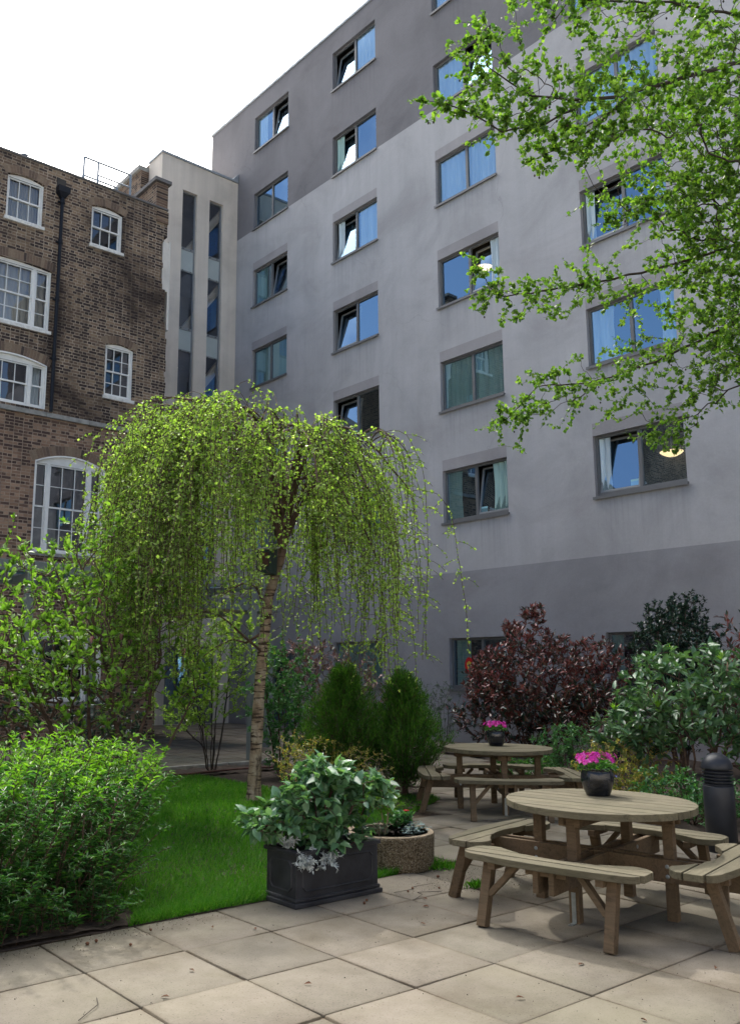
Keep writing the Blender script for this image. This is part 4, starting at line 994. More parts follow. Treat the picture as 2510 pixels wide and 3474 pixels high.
# ================================================================== PICNIC TABLES
def shape_prism(mb, outline, z0, z1, m=0): mb.prism(outline, z0, z1, m)
def make_table(loc, rz, label):
    root = empty('picnic_table', loc, rz, label=label, cat='picnic table', group='round picnic tables on the paving')
    R0 = .66; nb_ = 9; wd = 2*R0/nb_
    mb = MB()
    for i in range(nb_):
        a = -R0+i*wd+.0055; b = -R0+(i+1)*wd-.0055; pts = []
        for k in range(9):
            x = a+(b-a)*k/8; pts.append((x, math.sqrt(max(0.0004, (R0+.004*math.sin(i*7))**2-x*x))))
        poly = pts+[(x, -y) for x, y in reversed(pts)]
        mb.prism(poly[::-1], .70, .748+rnd.uniform(-.0015, .0015))
    mb.build('tabletop', M['wood_top'], root, world=False, bevel=.004)
    for a in range(4):
        Rm = Matrix.Rotation(a*PI/2, 4, 'Z')
        m = MB(); m.box(.445, .515, -.035, .035, 0, .699)
        o = m.build('leg', M['wood_leg'], root, world=False, bevel=.004); o.rotation_euler.z = a*PI/2
        if a == 2:
            m = MB(); m.box(.516, .5195, -.015, .015, .004, .20); m.box(.516, .59, -.015, .015, .003, .007)
            for z in (.06, .12, .18): m.box(.5196, .5215, -.005, .005, z-.005, z+.005)
            bo = m.build('steel_bracket', M['steel'], o, world=False)
    for a, z0 in ((0, .262), (1, .2585)):
        for sgn in (-1, 1):
            m = MB(); y = sgn*.0545; m.box(-.96, .96, y-.0185, y+.0185, z0, z0+.145+(.006 if a else 0))
            o = m.build('beam', M['wood_leg'], root, world=False, bevel=.003); o.rotation_euler.z = a*PI/2
        m = MB()
        for sgn in (-1, 1):
            for xx in (-.48, .48):
                for zz in (z0+.04, z0+.105): m.lathe([(.014, 0), (.014, .005), (.007, .008)], (0, 0, 0), 10); n = len(m.v)-30; m.v[n:] = [(xx+v[0], sgn*(.0735+v[2]), zz+v[1]) for v in m.v[n:]]
        o = m.build('bolt', M['steel'], root, world=False); o.rotation_euler.z = a*PI/2
        for sgn in (-1, 1):
            m = MB(); y = sgn*.056; m.box(-.54, .54, y-.02, y+.02, .628+(.004 if a else 0), .6995)
            o = m.build('top_bearer', M['wood_leg'], root, world=False, bevel=.003); o.rotation_euler.z = a*PI/2
    def outer(y): y = abs(y); return 1.0-.18*y*y if y < .48 else .80+math.sqrt(max(0, .16**2-(y-.48)**2))
    def inner(y):
        y = abs(y)
        if y < .45: 
            v = math.sqrt(.62-y*y); return v
        return .80-math.sqrt(max(0, .16**2-max(0, y-.48)**2))
    for a in range(4):
        m = MB(); zt = .452
        for (s0, s1) in ((.60, .749), (.762, .876), (.889, 1.02)):
            run = []; ys = np.linspace(-.64, .64, 65)
            def flush():
                if len(run) > 2:
                    lo = [(q[1], q[0]) for q in run]; hi = [(q[2], q[0]) for q in reversed(run)]
                    m.prism(lo+hi, zt-.045, zt+rnd.uniform(-.0015, .0015))
            for y in ys:
                lo = max(inner(y), s0); hi = min(outer(y), s1)
                if hi-lo > .006: run.append((y, lo, hi))
                else: flush(); run = []
            flush()
        o = m.build('bench_seat', M['wood_top'], root, world=False, bevel=.004); o.rotation_euler.z = a*PI/2
        for sgn in (-1, 1):
            y = sgn*.43
            g = MB(); g.bar((.985, y, 0), (.865, y*.99, .405), .07, .065, (0, 1, 0)); g.build('bench_leg', M['wood_leg'], o, world=False, bevel=.004)
            g = MB(); g.bar((.925, y-sgn*.03, .20), (.88, y-sgn*.21, .395), .035, .055, (1, 0, 0)); g.build('brace', M['wood_leg'], o, world=False)
            g = MB(); g.box(.68, .96, y-.025-sgn*.06, y+.025-sgn*.06, .365, .406); g.build('seat_bearer', M['wood_leg'], o, world=False)
        g = MB(); g.box(.875, .925, -.14, .14, .366, .4055); g.build('seat_rail', M['wood_leg'], o, world=False)
    return root
t1 = make_table((5.845, 3.82, 0), math.radians(10.5), 'nearest round picnic table in the sun with four curved benches')
def copy_tree(o, parent=None):
    c = o.copy(); COL.objects.link(c)
    if parent is not None: c.parent = parent
    for ch in list(o.children): copy_tree(ch, c)
    return c
t2 = copy_tree(t1); t2.location = (8.97, 7.27, 0); t2.rotation_euler.z = math.radians(47)
t2['label'] = 'farther round picnic table in the shade beside the cone shaped conifer'

def flower_pot(x, y, z, s_, label, plabel):
    root = empty('flower_pot', (x, y, z), label=label, cat='flower pot', group='dark glazed pots on the picnic tables')
    pr = [(.080, 0), (.086, .004), (.105, .05), (.119, .10), (.121, .13), (.117, .165), (.110, .180), (.108, .185), (.122, .192), (.126, .199), (.122, .206), (.112, .207), (.105, .20), (.10, .17), (.0, .168)]
    mb = MB(); mb.lathe([(r*s_, h*s_) for r, h in pr], (x, y, z), 40); mb.build('pot', M['glazed'], root, smooth=True)
    mb = MB(); mb.lathe([(.10*s_, .17*s_), (.05*s_, .183*s_), (.01*s_, .186*s_)], (x, y, z), 20); mb.build('compost', M['soil'], root)
    fp = empty('petunia', (x, y, z+.18*s_), label=plabel, cat='flowers', group='magenta flowers in pots')
    n = 420; a = rng.uniform(0, 2*PI, n); r = .13*s_*np.sqrt(rng.random(n)); P = np.stack([x+r*np.cos(a), y+r*np.sin(a), z+s_*(.185+.085*rng.random(n)*(1-(r/(.16*s_))**2))], 1)
    TD = np.stack([np.cos(a), np.sin(a), np.full(n, .6)], 1)
    foliage('foliage', fp, P, TD, G['green'] if False else G['spirea'], .032*s_, .4, .6, .2, droop=.3)
    # trumpet blooms: five notched petals each
    PB_, DB_, NB_ = [], [], []
    for _ in range(42):
        a = rng.uniform(0, 2*PI); r = .15*s_*math.sqrt(rng.random()); c0 = np.array([x+r*math.cos(a), y+r*math.sin(a), z+s_*(.265+.05*rng.random()-.35*(r/s_)**1.0*.35)])
        ax = unit(np.array([math.cos(a)*r*8+rng.normal(0, .3)-.25, math.sin(a)*r*8+rng.normal(0, .3)-.3, .8]))
        t1_ = unit(np.cross(ax, [0, .3, 1.])); t2_ = np.cross(ax, t1_)
        for q in range(6):
            b = q*2*PI/6; d = t1_*math.cos(b)+t2_*math.sin(b); PB_.append(c0); DB_.append(d+ax*.45); NB_.append(ax-d*.4)
    V, F = leaf_geo(np.array(PB_), np.array(DB_), np.array(NB_), .026*s_, .028*s_, 'full', .15, .4)
    np_mesh('blossom', V, F, G['magenta'], fp, smooth=True)
flower_pot(6.06, 3.97, .749, 1.0, 'round dark glazed flower pot on the near sunny picnic table', 'magenta petunias filling the pot on the near table')
flower_pot(9.10, 7.40, .749, .98, 'round dark glazed flower pot on the farther shaded picnic table', 'magenta petunias filling the pot on the farther table')

# ================================================================== PLANTERS
def lead_planter():
    root = empty('planter_box', (4.5, 5.35, 0), label='rectangular black lead look planter with moulded panels at the lawn corner', cat='planter')
    x0, x1, y0, y1, h = 4.09, 4.89, 5.165, 5.52, .385
    mb = MB()
    def ring(e, za, zb_, m=0):
        return (x0-e, x1+e, y0-e, y1+e, za, zb_)
    # walls (open box)
    for b in ((x0, x1, y0, y0+.03), (x0, x1, y1-.03, y1), (x0, x0+.03, y0+.03, y1-.03), (x1-.03, x1, y0+.03, y1-.03)): mb.box(*b, .05, h-.03)
    mb.build('body', M['black_plastic'], root, bevel=.004)
    mb = MB()
    e = .02
    for (xa, xb, ya, yb) in ((x0-e, x1+e, y0-e, y0+.035), (x0-e, x1+e, y1-.035, y1+e), (x0-e, x0+.035, y0+.035, y1-.035), (x1-.035, x1+e, y0+.035, y1-.035)): mb.box(xa, xb, ya, yb, h-.029, h)
    mb.build('rim', M['black_plastic'], root, bevel=.006)
    mb = MB(); mb.box(x0-.028, x1+.028, y0-.028, y1+.028, .0, .035); mb.box(x0-.014, x1+.014, y0-.014, y1+.014, .0355, .062); mb.build('base_moulding', M['black_plastic'], root, bevel=.008)
    mb = MB()
    def trim(P, u0, u1, z0, z1, c=.03):
        pts = [(u0+c, z0), (u1-c, z0), (u1, z0+c), (u1, z1-c), (u1-c, z1), (u0+c, z1), (u0, z1-c), (u0, z0+c)]
        for i in range(8):
            a = pts[i]; b = pts[(i+1) % 8]; mb.bar(P(*a), P(*b), .012, .012, (.3, .5, .8))
    trim(lambda u, z: (u, y0-.003, z), x0+.06, x1-.06, .105, h-.075); trim(lambda u, z: (x0-.003, u, z), y0+.05, y1-.05, .105, h-.075); trim(lambda u, z: (x1+.003, u, z), y0+.05, y1-.05, .105, h-.075)
    mb.build('panel_trim', M['black_plastic'], root)
    mb = MB(); mb.box(x0+.031, x1-.031, y0+.031, y1-.031, .27, .30); mb.build('compost', M['soil'], root)
lead_planter()
def round_planter():
    cx, cy, R0, h = 5.64, 5.80, .39, .29
    root = empty('round_planter', (cx, cy, 0), label='low round planter of exposed tan aggregate behind the black planter', cat='planter')
    mb = MB(); mb.lathe([(R0-.015, 0), (R0-.008, .03), (R0, h-.02), (R0-.004, h-.006), (R0-.05, h-.001), (R0-.058, h-.012), (R0-.06, h-.05), (0, h-.048)], (cx, cy, 0), 56); mb.build('bowl', M['aggregate'], root, smooth=False)
    mb = MB(); mb.lathe([(R0-.005, h-.006), (R0-.008, h), (R0-.05, h+.002), (R0-.056, h-.006)], (cx, cy, 0), 56); mb.build('rim', plain('tan_rim', (.30, .235, .16), .85, .25, 18, bump=.4), root, smooth=True)
    V = []; F = []
    nx = 26
    for i in range(nx+1):
        for j in range(nx+1):
            u, v = (i/nx*2-1)*(R0-.04), (j/nx*2-1)*(R0-.04); V.append((cx+u, cy+v, h-.04+rnd.uniform(0, .022)+.02*math.cos(u*6)))
    for i in range(nx):
        for j in range(nx):
            u, v = ((i+.5)/nx*2-1)*(R0-.04), ((j+.5)/nx*2-1)*(R0-.04)
            if u*u+v*v < (R0-.065)**2: F.append((i*(nx+1)+j, (i+1)*(nx+1)+j, (i+1)*(nx+1)+j+1, i*(nx+1)+j+1))
    np_mesh('compost', np.array(V), np.array(F), M['soil'], root, smooth=True)
    return cx, cy, h
rcx, rcy, rh = round_planter()

def bollard(x, y, label):
    root = empty('bollard_light', (x, y, 0), label=label, cat='bollard', group='dark dome topped bollard lights')
    R0 = .138; mb = MB(); mb.lathe([(R0, 0), (R0, .60), (R0*.97, .61)], (x, y, 0), 36); mb.build('post', M['bollard'], root, smooth=False)
    for o in root.children:
        for p_ in o.data.polygons: p_.use_smooth = len(p_.vertices) == 4
    mb = MB(); mb.lathe([(R0*.80, .60), (R0*.80, .76)], (x, y, 0), 28)
    mb.build('light_core', M['black_iron'], root)
    for k in range(5):
        z = .617+k*.030; mb = MB(); mb.lathe([(R0*.78, z), (R0*.99, z-.004), (R0*1.0, z+.006), (R0*.80, z+.014)], (x, y, 0), 36); mb.build('louvre', M['bollard'], root, smooth=False)
    pr = [(R0*.82, .762), (R0*1.02, .764), (R0*1.03, .772)]+[(R0*1.02*math.cos(a), .775+R0*1.0*math.sin(a)) for a in [PI/2*i/10 for i in range(1, 11)]]
    pr[-1] = (.002, pr[-1][1]); mb = MB(); mb.lathe(pr, (x, y, 0), 36); mb.build('dome', M['bollard'], root, smooth=True)
bollard(8.55, 4.29, 'dark dome topped bollard light standing by the near picnic table')
bollard(13.78, 8.65, 'dark dome topped bollard light half hidden among the shrubs below the bronze bush')

# ================================================================== LITTER ON THE PAVING
def litter():
    spots = [(5.00, 4.75), (4.86, 4.60), (4.5, 4.35), (3.35, 5.1), (3.55, 4.9), (2.8, 4.5), (3.9, 3.1), (4.15, 2.55), (5.45, 2.2), (5.2, 2.7), (5.95, 4.9), (6.4, 5.2), (4.6, 3.2), (3.2, 3.9), (2.5, 4.2), (6.2, 2.9)]
    for (x, y) in spots:
        n = 1; a = rnd.uniform(0, 6.28); P = np.array([[0, 0, .004]]); D = np.array([[1, 0, .12]]); V, F = leaf_geo(P, D, np.array([[0, .2, 1.]]), rnd.uniform(.035, .06), .02, 'full', .35, .2)
        o = np_mesh('fallen_leaf', V, F, G['dead'], label='curled dry brown leaf lying on the paving', cat='leaf', group='dry leaves on the paving'); o.location = (x, y, .006); o.rotation_euler = (rnd.uniform(-.2, .2), 0, a)
    mb = MB(); pr = [(.002, -.011), (.007, -.009), (.0095, -.003), (.0095, .003), (.006, .009), (.002, .012)]; mb.lathe(pr, (0, 0, 0), 10); proto = None
    for (x, y) in [(4.55, 4.95), (4.62, 5.0), (5.05, 5.0), (5.15, 5.05), (5.32, 4.93), (2.55, 5.28), (2.62, 5.3), (2.75, 5.1), (3.0, 5.3), (5.6, 5.2)]:
        if proto is None: proto = mb.build('alder_cone', G['dead'], label='tiny dark alder cone lying on the paving', cat='cone', group='alder cones on the paving'); o = proto
        else: o = proto.copy(); COL.objects.link(o)
        o.location = (x, y, .013); o.rotation_euler = (1.4, rnd.uniform(0, 3), rnd.uniform(0, 6)); o.scale = [rnd.uniform(.8, 1.2)]*3
    for k, (pts, lab) in enumerate([(((4.95, 5.05), (5.12, 5.02), (5.2, 5.09), (5.36, 5.06)), 'thin bare twig on the paving right of the black planter'), (((4.9, 4.80), (5.06, 4.86), (5.1, 4.95), (5.25, 4.84)), 'forked bare twig on the paving by the picnic bench'),
                                     (((2.0, 4.2), (2.16, 4.32), (2.2, 4.42)), 'thin curved stick on the slabs in the lower left corner'), (((5.7, 2.9), (5.85, 2.8)), 'short dark stick in the shadow under the near table')]):
        mb = MB(); mb.tube([(x, y, .008+.006*(i % 2)) for i, (x, y) in enumerate(pts)], .0022, 5); mb.build('twig', M['dark_bark'], label=lab, cat='twig')
    # crumbs of soil spilled from the bed and small grit: uncountable
    n = 2600; X = np.concatenate([rng.uniform(1.2, 3.6, 500), rng.uniform(.8, 7, 900), rng.normal(5.9, .45, 1200)]); Y = np.concatenate([5.45-np.abs(rng.normal(0, .12, 500)), rng.uniform(1.5, 5.4, 900), rng.normal(5.0, .22, 1200)])
    P = np.stack([X, Y, np.full(n, .006)], 1); V, F = leaf_geo(P, rand_unit(n)*[1, 1, .2], rand_unit(n), rng.uniform(.003, .011, n), rng.uniform(.003, .008, n))
    np_mesh('soil_crumbs', V, F, M['soil'], kind='stuff', label='dark soil crumbs and grit scattered over the slabs', cat='grit')
litter()
mb = MB(); mb.tube([(5.6, 12.4, .05), (6.6, 12.5, .06), (7.6, 12.42, .05), (8.6, 12.5, .06), (9.6, 12.45, .05)], .018, 8); mb.build('garden_hose', M['brown_wood'], label='dull red brown hose lying along the back edge of the lawn', cat='hose')

# ================================================================== WEEPING BIRCH
def birch():
    root = empty('birch_tree', (6.97, 9.71, 0), label='weeping birch with bent peeling trunk and umbrella of drooping green twigs', cat='tree')
    tr = [(6.97, 9.71, -.02), (6.95, 9.67, .25), (6.91, 9.58, .78), (6.86, 9.44, 1.6), (6.84, 9.33, 2.18), (6.83, 9.25, 2.59), (6.88, 9.15, 2.94), (6.93, 9.07, 3.24), (6.86, 9.04, 3.65), (6.72, 9.04, 4.06), (6.6, 9.06, 4.5), (6.55, 9.04, 4.9)]
    rad = [.108, .088, .080, .073, .070, .068, .064, .057, .050, .042, .032, .022]
    # resample with small irregularities
    P = []; Rr = []
    for i in range(len(tr)-1):
        a, b = Vector(tr[i]), Vector(tr[i+1])
        for k in range(6):
            t = k/6; P.append(a.lerp(b, t)+Vector((rnd.uniform(-.006, .006), rnd.uniform(-.006, .006), 0))); Rr.append((rad[i]*(1-t)+rad[i+1]*t)*(1+rnd.uniform(-.05, .05)))
    for i in range(1, len(P)-1): P[i] = P[i]*.5+(P[i-1]+P[i+1])*.25
    mb = MB(); mb.tube(P, Rr, 14); mb.build('trunk', M['birch_bark'], root, smooth=True)
    C0 = np.array([6.72, 9.1]); right = np.array([.78, -.62])
    limbs = []; lm = MB()
    def crest(ang):
        d = np.array([math.cos(ang), math.sin(ang)]); rdot = d@right
        return (2.55 if rdot < 0 else 2.15)*abs(rdot)+1.75*(1-abs(rdot))
    pts_all = []
    def arcpath(p0, ang, Rmax, zc, zend, wob=.12, n=14):
        p0 = np.array(p0); d = np.array([math.cos(ang), math.sin(ang), 0]); sd = np.array([-d[1], d[0], 0]); out = []; ph = rng.uniform(0, 6)
        for i in range(n+1):
            t = i/n; r = Rmax*t; 
            z = p0[2]+(zc-p0[2])*math.sin(min(1, t/.42)*PI/2) if t < .42 else zc+(zend-zc)*((t-.42)/.58)**1.7
            q = np.array([p0[0], p0[1], 0])*(1-t)+np.array([C0[0], C0[1], 0])*t+d*r+sd*wob*math.sin(t*5+ph)*t; q[2] = z+rng.normal(0, .012); out.append(q)
        return np.array(out)
    for i in range(26):
        ang = 2*PI*i/26+rng.uniform(-.12, .12); Rm = crest(ang)*rng.uniform(.72, 1.02); z0 = rng.uniform(3.0, 4.5)
        k = min(range(len(tr)), key=lambda q: abs(tr[q][2]-z0)); rd_ = math.cos(ang)*.78-math.sin(ang)*.62; zc = rng.uniform(4.55, 5.25)-.42*max(0, rd_); Rm *= 1-.10*max(0, rd_)
        L = arcpath(tr[k], ang, Rm, zc, zc-rng.uniform(.55, 1.25)); limbs.append(L)
        lm.tube(L, [.026*(1-.8*j/len(L))+.003 for j in range(len(L))], 6, cap=False)
        for q in range(5):
            j = int(rng.integers(3, 12)); a2 = ang+rng.choice([-1, 1])*rng.uniform(.35, .9); st = L[j]; l2 = rng.uniform(.5, 1.1)*(1-j/20)
            d = np.array([math.cos(a2), math.sin(a2), 0]); S = [st+d*l2*t+np.array([0, 0, .22*math.sin(t*PI*.75)-.35*t*t]) for t in np.linspace(0, 1, 8)]
            S = np.array(S); limbs.append(S); lm.tube(S, [.010*(1-.7*t)+.002 for t in np.linspace(0, 1, 8)], 4, cap=False)
    # high leader twigs at the top and the long bare left limb of the photograph
    L = np.array([(6.6, 9.06, 4.3), (6.2, 8.98, 4.62), (5.83, 8.94, 4.84), (5.55, 9.05, 5.02), (5.3, 9.25, 5.06), (5.02, 9.5, 4.98), (4.8, 9.78, 4.72)]); limbs += [L]*3; lm.tube(L, [.030, .026, .022, .018, .013, .008, .004], 6, cap=False)
    L = np.array([(7.0, 8.9, 3.9), (7.4, 8.55, 4.3), (7.75, 8.28, 4.45), (8.0, 8.08, 4.5), (8.12, 7.98, 4.4), (8.2, 7.92, 4.2)]); limbs += [L]; lm.tube(L, [.02, .016, .012, .008, .005, .003], 6, cap=False)
    # low leafy branches on the left side of the trunk
    low = [[(6.85, 9.35, 1.9), (6.53, 9.36, 2.12), (6.29, 9.38, 2.30), (6.1, 9.42, 2.42), (5.9, 9.5, 2.40)], [(6.84, 9.35, 2.18), (6.66, 9.5, 2.04), (6.52, 9.6, 2.09), (6.38, 9.8, 1.98), (6.2, 9.95, 1.8)],
           [(6.84, 9.3, 2.5), (6.6, 9.2, 2.75), (6.35, 9.15, 2.78), (6.05, 9.2, 2.6)]]
    for L in low: L = np.array(L); limbs.append(L); lm.tube(L, [.02, .017, .013, .009, .005][:len(L)], 6, cap=False)
    lm.build('limb', M['brown_bark'], root, smooth=True)
    # hanging strands
    LP, LD = [], []; sm = MB(); CP = []
    def strand(p, Ls, leafd=.031, bare=0.0, drift=None):
        p = np.array(p, float); d = np.array([p[0]-C0[0], p[1]-C0[1], 0]); rr_ = np.linalg.norm(d); d = d/max(rr_, .1)
        v = d*rng.uniform(.15, 1.0)*(.6 if (p[:2]-C0)@right > .6 else 1)+np.array([rng.normal(0, .25), rng.normal(0, .25), rng.uniform(-.3, .35)]); pts = [p.copy()]; q = p.copy(); st = .11; n = int(Ls/st)
        sway = rng.normal(0, .08, 3)
        for i in range(n):
            v = v*.84+np.array([0, 0, -1])*.19+sway*.12+rng.normal(0, .05, 3); u = v/np.linalg.norm(v); q = q+u*st; pts.append(q.copy())
            if q[2] < .55: break
        sm.tube(pts, .0042, 3, cap=False)
        pts = np.array(pts)
        for i in range(1, len(pts)):
            if i/len(pts) < bare: continue
            m = st/leafd; m = int(m)+(rng.random() < m-int(m))
            for _ in range(m):
                t = rng.random(); LP.append(pts[i-1]*(1-t)+pts[i]*t); LD.append(unit(pts[i]-pts[i-1]))
            if rng.random() < .10: CP.append(pts[i])
            if i > 1 and rng.random() < .42 and i/len(pts) > bare:
                a = rng.uniform(0, 2*PI); w = np.array([math.cos(a)*.9, math.sin(a)*.9, rng.uniform(-.2, .35)])+d*.25; l2 = rng.uniform(.10, .30); S = [pts[i]+unit(w)*l2*t-np.array([0, 0, .55*l2*t*t]) for t in (0, .35, .7, 1)]
                sm.tube(S, .003, 3, cap=False); S = np.array(S)
                for _ in range(int(l2/.026)):
                    t = rng.uniform(.15, 2.99); k = int(t); LP.append(S[k]*(1-t+k)+S[k+1]*(t-k)); LD.append(unit(S[k+1]-S[k]))
    nl = len(limbs)
    for s_ in range(1330):
        L = limbs[int(rng.integers(0, nl))]; t = rng.uniform(.22, 1)*(len(L)-1); i = min(int(t), len(L)-2); p = L[i]*(1-(t-i))+L[i+1]*(t-i)
        rr_ = math.hypot(p[0]-C0[0], p[1]-C0[1]); side = (p[:2]-C0)@right; towards = -((p[:2]-C0)@np.array([.62, .78]))
        if p[2] < 3: Ls = rng.uniform(.25, .8)
        else:
            mx_ = 1.3+1.05*min(rr_/1.6, 1)
            if side < -.3: mx_ += 1.15*min(1, (-side-.3)/.8)
            if side > 1.0: mx_ += .25
            if rr_ < 1.25 and side > -.5: mx_ = 1.25
            Ls = mx_*rng.uniform(.30, 1)**.9
            if rng.random() < .24 and rr_ > .9: Ls = min(p[2]-1.5, Ls+1.1)
        if side > .95 and rng.random() < .55: continue
        if math.sin(p[0]*5.1+2*math.sin(p[1]*3.7))*math.sin(p[1]*4.6+1.3) < -.18 and rng.random() < .85: continue
        inner = rr_ < .9 and rng.random() < .35
        strand(p, Ls, bare=.55 if inner else .05)
    # twigs rising a little above the crest
    for s_ in range(170):
        L = limbs[int(rng.integers(0, 130))]; i = int(rng.integers(2, len(L)-1)); p = L[i]
        if p[2] < 4: continue
        a = rng.uniform(0, 2*PI); l2 = rng.uniform(.2, .5); d = np.array([math.cos(a), math.sin(a), 0]); S = np.array([p+d*l2*t+np.array([0, 0, .5*l2*math.sin(t*PI*.8)-.25*t*t]) for t in np.linspace(0, 1, 7)])
        sm.tube(S, .004, 3, cap=False)
        for k in range(12): t = rng.random()*6; i = min(int(t), 5); LP.append(S[i]*(1-t+i)+S[i+1]*(t-i)); LD.append(unit(S[i+1]-S[i]))
    sm.build('hanging_twigs', M['brown_bark'], root, smooth=False)
    LP = np.array(LP); LD = np.array(LD)
    foliage('crown', root, LP, LD, G['birch'], .035, .85, 1.2, -.05, .6, 1.0, droop=.2, lvar=.45)
    CP = np.array(CP); CP = CP[CP[:, 2] < 4.4]
    V, F = leaf_geo(CP, np.tile([0, 0, -1.], (len(CP), 1))+rng.normal(0, .15, (len(CP), 3)), rand_unit(len(CP)), .032, .010); np_mesh('catkins', V, F, G['catkin'], root)
birch()
# green nest box
nbx = empty('nest_box', (6.56, 9.05, 3.0), label='small dark green nest box strapped to the birch trunk', cat='nest box')
def orot(mb, c, a):
    ca, sa = math.cos(a), math.sin(a); mb.v = [(c[0]+(x-c[0])*ca-(y-c[1])*sa, c[1]+(x-c[0])*sa+(y-c[1])*ca, z) for x, y, z in mb.v]; return mb
bc = (6.62, 9.0)
mb = MB(); mb.add([(6.51, 8.9, 2.90), (6.73, 8.9, 2.90), (6.73, 9.1, 2.90), (6.51, 9.1, 2.90), (6.51, 8.9, 3.20), (6.73, 8.9, 3.24), (6.73, 9.1, 3.24), (6.51, 9.1, 3.20)], [(3, 2, 1, 0), (4, 5, 6, 7), (0, 1, 5, 4), (1, 2, 6, 5), (2, 3, 7, 6), (3, 0, 4, 7)]); orot(mb, bc, .55); mb.build('box', M['green_wood'], nbx, bevel=.004)
mb = MB(); mb.add([(6.48, 8.87, 3.203), (6.75, 8.87, 3.25), (6.75, 9.13, 3.25), (6.48, 9.13, 3.203), (6.48, 8.87, 3.223), (6.75, 8.87, 3.27), (6.75, 9.13, 3.27), (6.48, 9.13, 3.223)], [(3, 2, 1, 0), (4, 5, 6, 7), (0, 1, 5, 4), (1, 2, 6, 5), (2, 3, 7, 6), (3, 0, 4, 7)]); orot(mb, bc, .55); mb.build('lid', M['stone'], nbx)
mb = MB(); mb.box(6.503, 6.509, 8.93, 9.07, 2.99, 3.17); orot(mb, bc, .55); mb.build('front_plate', M['brown_wood'], nbx)

